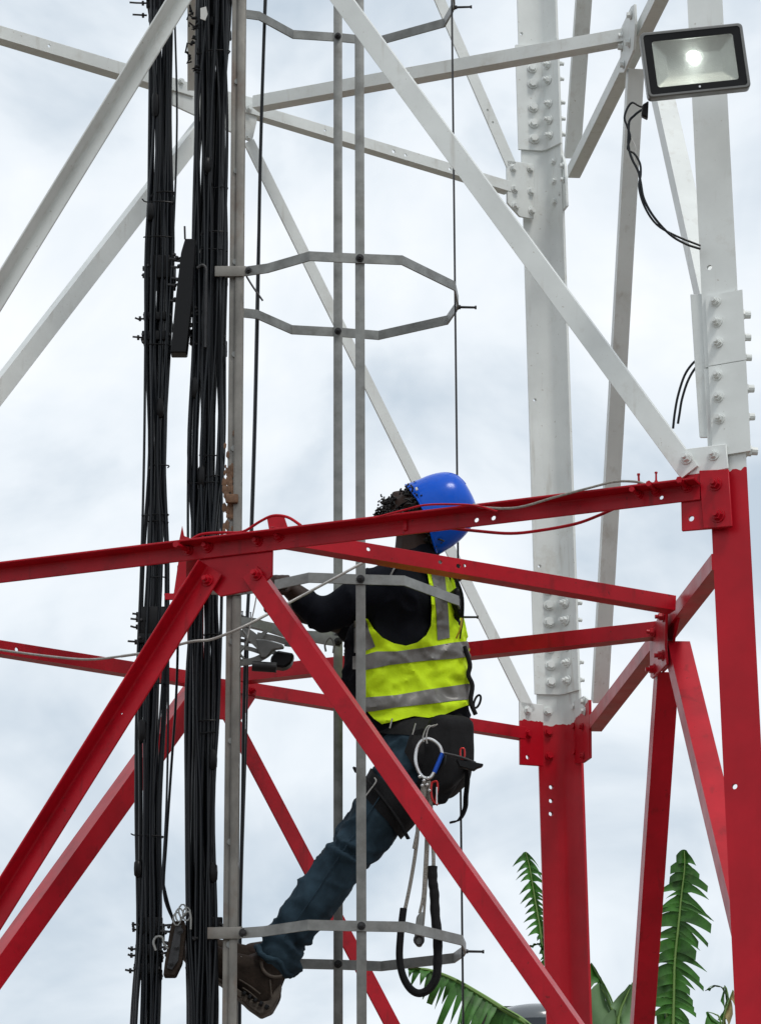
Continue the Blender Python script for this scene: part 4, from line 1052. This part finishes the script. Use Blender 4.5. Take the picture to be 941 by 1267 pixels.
# jersey
jer_h = [
    [(shL, .070), (shR, .068), (P(512, 708, -.01), .064)],
    [(P(512, 706, -.01), .066), (P(518, 688, -.01), .066)],
    [(shL, .072), (shR, .068), (P(474, 775, -.05), .094), (P(534, 775, .05), .088)],
    [(P(474, 775, -.05), .094), (P(534, 775, .05), .088), (P(468, 850, -.04), .083), (P(542, 850, .05), .086)],
    [(P(468, 850, -.04), .083), (P(542, 850, .05), .086), (P(482, 896, -.04), .086), (P(545, 896, .045), .089)],
    [(P(452, 790, -.03), .06), (P(446, 858, .0), .058), (P(462, 880, .0), .06)],
    [(shL, .070), (P(440, 742, -.14), .062), (elL, .050)],
    [(elL, .050), (P(374, 744, -.162), .041)],
    [(shR, .066), (elR, .052)],
]
def jfold(co): return .008 * max(0, 1 - abs(nz3(co, 9, (1, 1, 1.3), 3)) * 2) ** 4 + .0045 * nz3(co, 16, (1, 1, .45), 3) + .0025 * nz3(co, 38, (1, 1, .6), 9)
jme = remesh(jer_h, .0085, 10)
obj('jersey', offset(jme, 0, jfold), M['jacket'], worker, ang=180)
bm = bmesh.new(); flatbar(bm, [P(481, 716, -.205), P(487, 704, -.20), P(495, 694, -.175), P(500, 690, -.15)], Vector((.3, -1, 0)), .010, .004, smooth=4); obj('shoulder_strap', bm, M['reflective'], worker)

# jeans
jea_h = [
    [(P(484, 905, -.02), .078), (P(543, 906, .03), .080), (hipL, .10), (hipR, .098), (P(540, 945, .0), .10)],
    [(hipL, .100), (P(478, 1000, -.055), .085), (P(455, 1030, -.05), .074)],
    [(P(455, 1030, -.05), .074), (knL, .064)],
    [(knL, .066), (P(392, 1108, -.05), .066), (P(352, 1163, -.03), .060)],
    [(P(352, 1163, -.03), .058), (P(341, 1182, -.02), .060), (P(348, 1186, -.02), .060)],
    [(hipR, .098), (knR, .064)], [(knR, .060), (P(398, 1104, .12), .054), (P(358, 1158, .12), .050)], [(P(358, 1158, .12), .050), (P(350, 1170, .12), .052)],
]
ldir = (P(341, 1182, -.02) - knL).normalized()
def denim(co):
    rel = co - knL; t_ = rel.dot(ldir); v = 0
    # bunched rings at the knee and at the hem
    for c_, a_, f_ in ((-.02, .010, 95), (.30, .009, 110)):
        g_ = math.exp(-((t_ - c_) / .055) ** 2); v += a_ * g_ * sin(t_ * f_ + 4 * nz3(co, 12, off=c_ * 10))* (.6 + nz3(co, 9))
    rj = 1 - abs(nz3(co, 10, (1, 1, 1.4), 8)) * 2
    return v * 1.5 + .009 * max(0, rj) ** 4 + .006 * (.3 - abs(nz3(co, 11, (1, 1, 1), 5))) * 2 + .003 * nz3(co, 30)
jeme = remesh(jea_h, .008, 6)
obj('jeans', offset(jeme, 0, denim), M['jeans'], worker, ang=180)
bm = bmesh.new(); tube(bm, [P(470, 985, -.148), P(447, 1020, -.130), P(418, 1062, -.122), P(388, 1108, -.122), P(352, 1160, -.096)], .0022, 6, smooth=6); obj('seam', bm, M['jeans'], worker)
# turned cuff
bm = bmesh.new()
ring = []
for k in range(25):
    a = 2 * pi * k / 24; u_ = ldir.cross(Vector((0, 1, 0))).normalized(); v_ = ldir.cross(u_)
    r_ = .060 + .007 * sin(3 * a + 1) + .004 * sin(7 * a)
    ring.append(P(338, 1189, -.02) + u_ * r_ * cos(a) + v_ * r_ * sin(a) + ldir * .008 * sin(4 * a))
tube(bm, ring, .009, 8); obj('cuff', bm, M['jeans'], worker, ang=180)

# vest, cut from the jersey's own surface so that it follows the body
vest_poly = [(443, 760), (449, 764), (455, 766), (462, 778), (473, 789), (487, 796), (502, 799), (516, 795), (527, 786), (533, 774), (534, 755), (533, 735), (529, 712), (523, 692), (540, 688), (549, 702), (558, 722), (566, 745), (573, 775), (580, 800), (590, 850), (590, 864), (582, 871), (566, 877), (550, 884), (530, 888), (512, 886), (500, 889), (486, 893), (472, 896), (462, 889), (454, 880), (440, 876)]
def vfold(co):
    a_ = abs(nz3(co, 8, (1, 1, 2.0), 2)); b_ = nz3(co, 17, (1, 1, 1.5), 7)
    hem_ = math.exp(-((co.z - P(520, 880).z) / .02) ** 2)
    r1_ = (1 - abs(nz3(co, 7, (1, 1, 2.2), 12)) * 2); r2_ = (1 - abs(nz3(co, 12, (1.5, 1, 1), 31)) * 2)
    return jfold(co) + max(-.003, .011 * (.2 - a_) + .005 * b_ + .013 * max(0, r1_) ** 3 + .008 * max(0, r2_) ** 3 - .005 + hem_ * (.008 + .010 * nz3(co, 22, (1, 1, .6), 4)))
vb = offset(jme, .0115, vfold)
vme = cutout(vb, vest_poly, 9.4, YP + .03)
vest = obj('vest', vme, M['vest'], worker, ang=50)
far_poly = [(436, 745), (470, 720), (490, 700), (530, 692), (560, 712), (575, 770), (592, 850), (592, 870), (540, 886), (470, 894), (436, 872)]
obj('vest_front', cutout(vb, far_poly, YP + .032, 10.5), M['vest'], worker, ang=50)
sb_ = offset(jme, .0145, vfold)
for poly in ([(436, 828), (452, 829), (480, 823), (520, 818), (560, 815), (592, 811), (592, 792), (560, 795), (520, 802), (490, 806), (466, 806), (452, 810), (436, 812)],
             [(436, 866), (452, 863), (490, 860), (530, 853), (592, 844), (592, 864), (560, 867), (530, 871), (490, 875), (462, 880), (436, 882)],
             [(528, 688), (543, 688), (550, 712), (554, 750), (556, 789), (541, 792), (540, 760), (537, 730), (533, 706)],
             [(438, 768), (453, 768), (457, 782), (464, 800), (450, 806), (438, 808)]):
    obj('reflective_stripe', cutout(sb_, poly, 9.4, YP + .03), M['reflective'], vest, ang=50)
# harness: belt, hip pad and leg loop cut from the trouser surface
hb = offset(jeme, .013, lambda co: .002 * nz3(co, 30))
for poly in ([(455, 884), (475, 893), (520, 886), (560, 880), (600, 872), (600, 905), (560, 912), (520, 910), (480, 908), (455, 905)],
             [(430, 945), (445, 930), (462, 955), (485, 975), (512, 990), (520, 1015), (500, 1045), (478, 1015), (455, 990), (432, 968)],
             [(508, 905), (600, 880), (600, 960), (565, 1000), (525, 1010), (505, 1000), (518, 960), (500, 930)]):
    obj('harness_pad', cutout(hb, poly, 9.4, YP + .20), M['harness'], worker, ang=50)
bag = remesh([[(P(545, 902, -.12), .045), (P(572, 900, -.06), .035), (P(575, 945, -.06), .030), (P(548, 965, -.12), .035), (P(525, 985, -.13), .022), (P(532, 925, -.14), .03)],
              [(P(566, 955, -.08), .020), (P(532, 990, -.12), .018), (P(548, 990, -.10), .012)]], .006, 4)
obj('tool_holster', offset(bag, 0, lambda co: .003 * nz3(co, 18)), M['harness'], worker, ang=180)
for poly_ in ([(562, 905), (582, 925), (582, 940)], ):
    pass
bm = bmesh.new(); flatbar(bm, [P(576, 940, -.11), P(578, 962, -.11), P(576, 985, -.11), P(575, 1000, -.11), P(568, 1014, -.11), P(556, 1018, -.11)], Vector((.5, -1, 0)), .024, .005, smooth=4); obj('strap_tail', bm, M['harness'], worker)
bm = bmesh.new(); flatbar(bm, [P(438, 952, -.12), P(446, 957, -.135), P(470, 985, -.15), P(492, 1015, -.14), P(505, 1038, -.12)], Vector((0, -1, .3)), .02, .006, smooth=4); obj('leg_strap', bm, M['harness'], worker)
bm = bmesh.new(); tube(bm, [P(x, y, -.165) for x, y in ((452, 985), (458, 977), (465, 967), (463, 962))], .0022, 6, smooth=4); obj('strap_buckle', bm, M['steelwire'], worker)
for x0, y0, x1, y1 in ((485, 889, 482, 901), (514, 895, 510, 909)):
    bm = bmesh.new(); tube(bm, [P(x0, y0, -.165), P(x1, y1, -.165)], .0022, 6); obj('webbing_loop', bm, M['steelwire'], worker)
bm = bmesh.new(); cc = P(590, 868, -.02); tube(bm, [cc + Vector((cos(a) * .009 + .006 * sin(a), 0, sin(a) * .020)) for a in [2 * pi * i / 16 for i in range(17)]], .0035, 6); obj('gear_loop', bm, M['harness'], worker)
bm = bmesh.new(); tube(bm, [P(574, 800, -.02), P(581, 822, -.02), P(579, 835, -.02), P(584, 848, -.02), P(582, 868, -.02), P(588, 884, -.02)], .007, 8, smooth=4); obj('side_strap', bm, M['harness'], worker)
# chest gear seen past the right shoulder
gear = remesh([[(P(568, 700, -.02), .017), (P(566, 712, -.02), .020)], [(P(558, 738, -.0), .014), (P(566, 733, -.02), .016), (P(569, 760, -.02), .012)], [(P(561, 765, .0), .014), (P(568, 775, .0), .012)]], .005, 3)
obj('chest_radio', gear, M['blackplastic'], worker, ang=180)
bm = bmesh.new(); flatbar(bm, [P(548, 692, -.05), P(556, 700, -.05), P(562, 712, -.05), P(571, 735, -.05), P(572, 760, -.04), P(568, 790, -.02)], Vector((.4, -1, 0)), .012, .004, smooth=4); obj('shoulder_strap', bm, M['harness'], worker)
bm = bmesh.new(); tube(bm, [P(571, 765, -.06), P(569, 778, -.06), P(564, 790, -.05)], .0028, 6, smooth=4); obj('yellow_cord', bm, M['yellowtag'], worker)

# boots
bdir = (P(240, 1180) - P(335, 1240)).normalized()
boot_h = [
    [(P(338, 1190, -.02), .048), (P(330, 1218, -.02), .044), (P(322, 1235, -.02), .034)],
    [(P(325, 1205, -.02), .046), (P(333, 1232, -.02), .036), (P(290, 1196, -.02), .040), (P(298, 1212, -.02), .036)],
    [(P(290, 1196, -.02), .040), (P(298, 1212, -.02), .036), (P(243, 1176, -.02), .034), (P(248, 1188, -.02), .033)],
]
bt = remesh(boot_h, .006, 5)
boot = obj('boot', offset(bt, .002, lambda co: .0025 * nz3(co, 30)), M['boot'], worker, ang=180)
sole_pts = [(348, 1216), (345, 1234), (336, 1250), (322, 1256), (306, 1245), (296, 1235), (270, 1214), (240, 1206), (228, 1198), (232, 1192), (262, 1205), (290, 1220), (318, 1240), (332, 1238), (340, 1225)]
plate('sole', [P(x, y, -.062) for x, y in sole_pts], Vector((0, 1, 0)), .085, M['sole'], boot, bev=.004)
for k in range(7):
    x, y = 300 + k * 5.2, 1238 + k * 2.6
    if k > 4: x, y = 326 + (k - 5) * 8, 1254 - (k - 5) * 6
    bm = bmesh.new(); box(bm, frame(P(x, y, -.02), bdir, Vector((0, 1, 0))), .008, .012, .088, .001); obj('tread_lug', bm, M['sole'], boot)
bm = bmesh.new(); tube(bm, [P(x, y, -.07) for x, y in ((323, 1190), (325, 1199), (331, 1206), (340, 1209), (349, 1208))], .005, 8, smooth=4); obj('ankle_trim', bm, M['sole'], boot)
for x0, y0, x1, y1 in ((300, 1222, 318, 1236), (296, 1212, 322, 1230), (334, 1212, 336, 1234)):
    bm = bmesh.new(); tube(bm, [P(x0, y0, -.066), P((x0 + x1) / 2, (y0 + y1) / 2 - 1, -.068), P(x1, y1, -.066)], .0022, 6, smooth=3); obj('stitching', bm, M['sole'], boot)
for k in range(5):
    x, y = 302 + k * 7, 1229 + k * 4.2
    bm = bmesh.new(); box(bm, frame(P(x, y, -.066), bdir, Vector((0, 1, 0))), .011, .013, .010, .002); obj('tread_lug', bm, M['blackplastic'], boot)
tc_ = remesh([[(P(236, 1178, -.02), .033), (P(250, 1180, -.02), .036), (P(246, 1190, -.02), .034)]], .005, 3)
obj('toe_cap', tc_, M['sole'], boot, ang=180)
for k in range(3):
    bm = bmesh.new(); tube(bm, [P(276 + k * 11, 1178 + k * 3, -.05), P(281 + k * 11, 1180 + k * 4, .0), P(276 + k * 11, 1178 + k * 3, .03)], .0025, 6, smooth=3); obj('lace', bm, M['whitetag'], boot)
boot2 = remesh([[(P(346, 1180, .12), .044), (P(336, 1198, .12), .036)], [(P(338, 1192, .12), .038), (P(300, 1190, .12), .034), (P(262, 1172, .12), .030)]], .007, 4)
obj('boot', boot2, M['boot'], worker, ang=180)

# ------------------------------------------------------------------ karabiners and lanyards hanging from the harness
yk = 9.73
kb = thing('karabiner', at(530, 940, yk), 'large silver karabiner with a blue gate at the worker\'s hip', 'karabiner')
bm = bmesh.new(); tube(bm, [at(x, y, yk) for x, y in ((537, 955), (532, 962), (524, 962), (518, 955), (514, 942), (515, 928), (520, 918), (528, 914), (537, 917), (544, 924), (547, 933))], .0052, 10, smooth=5); obj('frame', bm, M['chrome'], kb)
bm = bmesh.new(); tube(bm, [at(547, 932, yk), at(537, 956, yk)], .0068, 12); obj('gate', bm, M['bluegate'], kb)
bm = bmesh.new(); tube(bm, [at(549, 933, yk + .01), at(548, 945, yk + .01), at(541, 957, yk + .01)], .006, 8, smooth=4); obj('gate_lever', bm, M['blackplastic'], kb)
for x, y in ((519, 961), (524, 966), (529, 963), (522, 972), (528, 971), (531, 978)):
    bm = bmesh.new(); bmesh.ops.create_uvsphere(bm, u_segments=10, v_segments=6, radius=.0055, matrix=Matrix.Translation(at(x, y, yk - .004))); obj('swivel_ball', bm, M['chrome'], kb)
bm = bmesh.new()
tube(bm, [at(x, y, yk - .01) for x, y in ((541, 896), (535, 899), (530, 898), (526, 903), (523, 912), (524, 918))], .0022, 6, smooth=4)
tube(bm, [at(x, y, yk - .014) for x, y in ((538, 897), (532, 899), (529, 903), (527, 912), (528, 920))], .0022, 6, smooth=4)
tag(obj('cord_loop', bm, M['steelwire']), 'short doubled pale cord tying the silver karabiner to the belt', 'cord')
kr = thing('karabiner', at(538, 980, yk), 'small red karabiner hanging below the big silver one', 'karabiner')
bm = bmesh.new(); tube(bm, [at(x, y, yk) for x, y in ((534, 968), (540, 967), (541, 975), (539, 990), (541, 996), (535, 990), (533, 978), (534, 968))], .0032, 8, smooth=4); obj('frame', bm, M['redgate'], kr)
bm = bmesh.new(); tube(bm, [at(540, 974, yk - .004), at(540, 995, yk - .004)], .0022, 8); obj('gate', bm, M['chrome'], kr)
k3 = thing('karabiner', at(571, 931, 9.78), 'small red clip half hidden under the black holster', 'karabiner')
bm = bmesh.new(); tube(bm, [at(x, y, 9.76) for x, y in ((570, 926), (574, 927), (574, 938), (570, 938), (569, 930), (570, 926))], .0028, 8, smooth=3); obj('frame', bm, M['redgate'], k3)
hm = thing('hammer', at(570, 938, 9.75), 'thin black-headed tool lying level across the holster', 'tool')
bm = bmesh.new(); tube(bm, [at(549, 932, 9.72), at(570, 937, 9.72), at(588, 944, 9.73)], .0042, 8, smooth=3); obj('handle', bm, M['darksteel'], hm)
plate('head', [at(x, y, 9.72) for x, y in ((564, 939), (588, 943), (598, 945), (596, 948), (590, 950), (586, 953), (568, 948))], Vector((0, 1, 0)), .02, M['blackplastic'], hm, bev=.002)
yr_ = 9.80
def rope(pts, r, lab, m_='rope', nm='rope', n=8):
    bm = bmesh.new(); tube(bm, [at(x, y, yr_) for x, y in pts], r, n, smooth=6)
    return obj(nm, bm, M[m_])
lan = thing('lanyard', at(520, 1100, yr_), 'grey rope lanyard with a black sleeved loop hanging below the karabiner', 'lanyard')
def lp(name, pts, r, m_, rf=None):
    bm = bmesh.new(); tube(bm, [at(*q) if len(q) == 3 else at(q[0], q[1], yr_) for q in pts], r, 10, rf=rf, smooth=6); return obj(name, bm, M[m_], lan)
lp('rope', ((525, 964, 9.73), (521, 985, 9.74), (517, 1010), (516, 1035), (513, 1060), (508, 1090), (503, 1115), (500, 1128)), .0055, 'rope')
lp('rope', ((526, 966, 9.735), (524, 990, 9.74), (519, 1015, 9.79), (515, 1035, 9.79), (512, 1050, 9.79)), .0055, 'rope')
lp('rope', ((530, 966, 9.73), (533, 1000, 9.75), (535, 1040), (536, 1060), (536, 1078)), .0055, 'rope')
def sleeve(t_): return .0105 + .0035 * min(1, max(0, (t_ - .25) * 2)) + (.0007 * sin(t_ * 120) if t_ > .6 else 0)
lp('sleeve', ((499, 1124), (497, 1140), (495, 1160), (494, 1185), (498, 1207), (507, 1223), (518, 1229), (530, 1224), (539, 1210), (541, 1190), (541, 1160), (538, 1130), (537, 1105), (535, 1090), (535, 1072)), .011, 'harness', sleeve)
ln2 = thing('lanyard', at(525, 1080, yr_), 'grey doubled rope ending in a metal eye between the two arms of the black loop', 'lanyard')
def lp2(name, pts, r, m_):
    bm = bmesh.new(); tube(bm, [at(*q) if len(q) == 3 else at(q[0], q[1], yr_) for q in pts], r, 8, smooth=6); return obj(name, bm, M[m_], ln2)
lp2('rope', ((528, 968, 9.73), (528, 1000, 9.76), (527, 1040), (525, 1080), (523, 1110), (519, 1130)), .0045, 'rope')
lp2('rope', ((531, 968, 9.735), (531, 1005, 9.76), (529, 1050), (527, 1090), (525, 1120), (523, 1145)), .0040, 'rope')
plate('metal_eye', [at(x, y, yr_ - .01) for x, y in ((515, 1134), (520, 1128), (524, 1129), (524, 1146), (525, 1163), (521, 1171), (516, 1171), (512, 1165), (513, 1150))], Vector((0, 1, 0)), .016, M['galv'], ln2, bev=.003)
bm = bmesh.new(); cc = at(518, 1163, yr_ - .014); tube(bm, [cc + Vector((cos(a) * .012, 0, sin(a) * .013)) for a in [2 * pi * i / 14 for i in range(15)]], .0045, 8); obj('ring', bm, M['darksteel'], ln2)

# ------------------------------------------------------------------ banana plants behind
def leaf(parent, mid, y, wl, wr, n, seed, m_='leaf', tilt=.0, droop=.25, dirL=None, dirR=None, ribr=.012, tear=.55, label=None, wmul=.95):
    """mid: midrib pixels from tip to base; wl/wr: blade length to the left/right in px as function of s; torn into strips"""
    rng = random.Random(seed)
    M_ = [at(a, b, y + tilt * i) for i, (a, b) in enumerate(mid)]
    C = catmull(M_, 12); N = len(C)
    pxm = FPX / y
    lf = thing_part('leaf', parent, C[0])
    bm = bmesh.new()
    tube(bm, C, ribr, 6, rf=lambda t_: ribr * (.25 + .75 * t_)); ro = obj('midrib', bm, M['rib'], parent=lf)
    bm = bmesh.new()
    tot = sum((C[i + 1] - C[i]).length for i in range(N - 1)); acc = [0]
    for i in range(N - 1): acc.append(acc[-1] + (C[i + 1] - C[i]).length)
    def pos(s_):
        d_ = s_ * tot
        for i in range(N - 1):
            if acc[i + 1] >= d_ or i == N - 2:
                k = (d_ - acc[i]) / max(1e-6, acc[i + 1] - acc[i]); return C[i].lerp(C[i + 1], k), (C[i] - C[i + 1]).normalized()
    toward = Vector((0, -1, 0))
    for side, wf in ((-1, wl), (1, wr)):
        s_ = 0.0
        while s_ < .999:
            ds = (1 / n) * rng.uniform(.6, 1.6); s1 = min(1, s_ + ds); sm_ = (s_ + s1) / 2
            L_ = wf(sm_) / pxm * rng.uniform(.68, 1.22)
            if L_ > .01:
                p0, tp = pos(s_); p1, _ = pos(s1)
                # image-plane sideways direction, leaning toward the tip
                sd_ = tp.cross(toward).normalized() * (1 if side > 0 else -1)
                if sd_.x * side < 0 and abs(sd_.x) > .2: sd_ = -sd_
                hint = (dirR if side > 0 else dirL)
                d_ = Vector((hint[0], 0, hint[1])).normalized() if hint else (sd_ + tp * .35).normalized()
                d_ = (d_ + Vector((0, rng.uniform(-.4, .4), rng.uniform(-.22, .16)))).normalized()
                seg = 6; prev = None; gap = rng.random() < tear
                for k in range(seg + 1):
                    t_ = k / seg
                    wdt = ((1.12 if t_ < .2 else max(.03, .78 * (1 - ((t_ - .2) / .8) ** 1.5))) if gap else (1.12 - .35 * t_ ** 2))
                    cen = p0.lerp(p1, .5) + d_ * (L_ * t_) + Vector((0, -.03 * sin(pi * t_), -droop * L_ * t_ * t_))
                    h_ = (p1 - p0) * .5 * wmul * wdt
                    fold = Vector((0, .25 * (p1 - p0).length, 0))
                    row = [bm.verts.new(cen - h_), bm.verts.new(cen + fold * (1 - t_)), bm.verts.new(cen + h_)]
                    if prev:
                        for q in range(2): bm.faces.new((prev[q], prev[q + 1], row[q + 1], row[q]))
                    prev = row
            s_ = s1
    bo = obj('leaf_blade', bm, M[m_], parent=lf, ang=60)
    if label: bo['label'] = label
    return lf
def thing_part(name, parent, loc):
    o = bpy.data.objects.new(name, None); COL.objects.link(o); o.empty_display_size = .1
    o.location = loc; WLOC[o] = Vector(loc); o.parent = parent; o.matrix_parent_inverse = Matrix.Translation(-WLOC[parent]); return o
def plant(px, y, label, top):
    b = at(px, 1267, y); b = Vector((b.x, b.y, 0))
    t = thing('banana_plant', b, label, 'banana plant', 'banana plants behind the tower')
    bm = bmesh.new(); pts = [b + Vector((.03 * sin(k), 0, top * k / 8)) for k in range(9)]
    tube(bm, pts, .14, 14, rf=lambda t_: .15 - .08 * t_); obj('trunk', bm, M['trunk'], t)
    rng = random.Random(int(px)); apex = b + Vector((0, 0, top))
    return t, apex
def bell(w_, a=.12, b=.9):
    def f(s_):
        if s_ < a: return w_ * (s_ / a) ** .6
        return w_ * (1 - .35 * max(0, s_ - b) / (1 - b + 1e-6))
    return f
pa, ap = plant(832, 22, 'banana plant with a tall torn upright leaf right of the red brace', 3.6)
leaf(pa, [(846, 1053), (846, 1075), (842, 1110), (838, 1150), (834, 1190), (833, 1230), (832, 1280), (832, 1420), (832, 1620)], 22,
     lambda s_: 6 + 24 * min(1, s_ * 14) if s_ < .55 else 30 * (1 - s_), lambda s_: 12 + 26 * min(1, s_ * 9) if s_ < .28 else (26 if s_ < .55 else 26 * (1 - s_)), 64, 2,
     dirL=(-1, -.10), dirR=(1, -.40), ribr=.016, tear=.55, droop=.2, wmul=1.15)
leaf(pa, [(818, 1214), (822, 1240), (826, 1280), (830, 1400), (832, 1600)], 22.4, lambda s_: 18 * min(1, s_ * 8 + .3), lambda s_: 16, 14, 5, dirL=(-1, -.1), dirR=(1, -.1), ribr=.015, tear=.2)
pb_, ap = plant(765, 21, 'low banana plant with broad leaves between the rear leg and the red brace', 3.3)
leaf(pb_, [(731, 1192), (738, 1205), (748, 1222), (757, 1245), (762, 1290), (765, 1500)], 21, lambda s_: 30, lambda s_: 3, 12, 8, dirL=(-.6, -1), dirR=(1, -.4), tear=.6, ribr=.016)
leaf(pb_, [(778, 1224), (772, 1238), (766, 1255), (764, 1290), (765, 1500)], 20.8, lambda s_: 22, lambda s_: 26, 10, 9, dirL=(-1, -.3), dirR=(.8, -.9), tear=.3, m_='leaflight', ribr=.016, wmul=1.3)
leaf(pb_, [(744, 1224), (752, 1236), (758, 1255), (762, 1300), (765, 1500)], 20.9, lambda s_: 24, lambda s_: 22, 9, 19, dirL=(-1, -.5), dirR=(.9, -.6), tear=.2, m_='leaflight', ribr=.016, wmul=1.3)
pc, ap = plant(660, 20, 'banana plant with a long leaf arching left under the cage', 3.2)
leaf(pc, [(506, 1198), (530, 1200), (560, 1211), (590, 1228), (620, 1247), (655, 1270), (700, 1320), (720, 1420)], 20, lambda s_: 14 + 60 * min(1, s_ * 3.2), lambda s_: 2, 40, 4,
     dirL=(-.42, -1), dirR=(.5, .2), tear=.65, ribr=.022, wmul=1.25, droop=.05)
leaf(pc, [(650, 1054), (655, 1075), (661, 1110), (667, 1145), (672, 1180), (690, 1260), (700, 1400)], 20.6, lambda s_: 18 if s_ < .30 else 9 * (1 - s_), lambda s_: 24, 46, 6,
     dirL=(-1, -.35), dirR=(1, -.5), tear=.85, ribr=.014)
leaf(pc, [(632, 1190), (640, 1178), (655, 1172), (672, 1170), (700, 1200)], 20.6, lambda s_: 4, lambda s_: 3, 12, 16, tear=.9, ribr=.006)
pd, ap = plant(905, 22, 'banana plant with dried yellow leaves beside the front right leg', 3.4)
leaf(pd, [(906, 1225), (900, 1242), (895, 1260), (893, 1300), (900, 1500)], 22, lambda s_: 14, lambda s_: 12, 16, 21, m_='leafdry', dirL=(-.5, -1), dirR=(.4, -1), tear=.9, ribr=.012, label='dried yellow banana blade')
leaf(pd, [(896, 1220), (900, 1232), (896, 1250), (893, 1300), (900, 1500)], 22.3, lambda s_: 9, lambda s_: 9, 14, 22, dirL=(-1, -.6), dirR=(.6, -1), tear=.8, ribr=.010)
leaf(pd, [(875, 1252), (884, 1255), (890, 1262), (896, 1300), (900, 1500)], 22.2, lambda s_: 16, lambda s_: 14, 12, 24, dirL=(-.8, -.7), dirR=(.3, -1), tear=.6, ribr=.010)
leaf(pd, [(872, 1226), (880, 1220), (892, 1222), (900, 1240), (900, 1400)], 22.2, lambda s_: 2, lambda s_: 3, 12, 25, tear=.9, ribr=.005)

# ------------------------------------------------------------------ rooftop structure far behind
yb_ = 27.
bt_ = thing('water_tank_stand', Vector((at(660, 1267, yb_).x, yb_ + .3, 0)), 'dark flat canopy over a rounded glossy grey tank behind the banana leaves', 'tank')
cx_ = at(664, 1240, yb_ + .3).x; pm = FPX / yb_ / 1.0
bm = bmesh.new(); zt_ = at(640, 1227, yb_).z
box(bm, Matrix.Translation(((at(588, 1230, yb_).x + at(724, 1230, yb_).x) / 2, yb_ + 1.15, zt_ - .035)), (at(724, 1230, yb_) - at(588, 1230, yb_)).length, .9, .07, .01)
obj('canopy', bm, M['darkroof'], bt_)
bm = bmesh.new(); prof = []
zc_ = at(660, 1234, yb_).z
lev = [(.02, 0.0), (.14, -.006), (.25, -.03), (.32, -.07), (.355, -.12), (.365, -.17)]
R_t = (at(722, 1260, yb_).x - at(606, 1260, yb_).x) / 2 / .365
rings = []
for r_, z_ in lev + [(.365, -1.2)]:
    rings.append([bm.verts.new((cx_ + r_ * R_t * cos(a), yb_ + .4 + r_ * R_t * sin(a), zc_ + z_ * 1.0)) for a in [2 * pi * i / 40 for i in range(40)]])
for r0, r1 in zip(rings, rings[1:]):
    for i in range(40): bm.faces.new((r0[i], r0[(i + 1) % 40], r1[(i + 1) % 40], r1[i]))
bm.faces.new(rings[0]); obj('tank', bm, M['tank'], bt_, ang=60)
bm = bmesh.new(); bmesh.ops.create_cone(bm, cap_ends=False, segments=40, radius1=.372 * R_t, radius2=.370 * R_t, depth=.16, matrix=Matrix.Translation((cx_, yb_ + .4, zc_ - .235))); obj('tank_band', bm, M['tankdark'], bt_)
bm = bmesh.new(); box(bm, Matrix.Translation((cx_, yb_ + .5, (zc_ - 1.2) / 2)), .9, .9, zc_ - 1.2, .02); obj('plinth', bm, M['concrete'], bt_)
for sx in (-1, 1):
    bm = bmesh.new(); box(bm, Matrix.Translation((cx_ + sx * .43, yb_ + 1.5, zt_ - .07 - .6)), .03, .03, 1.2, .002); obj('post', bm, M['darkroof'], bt_)
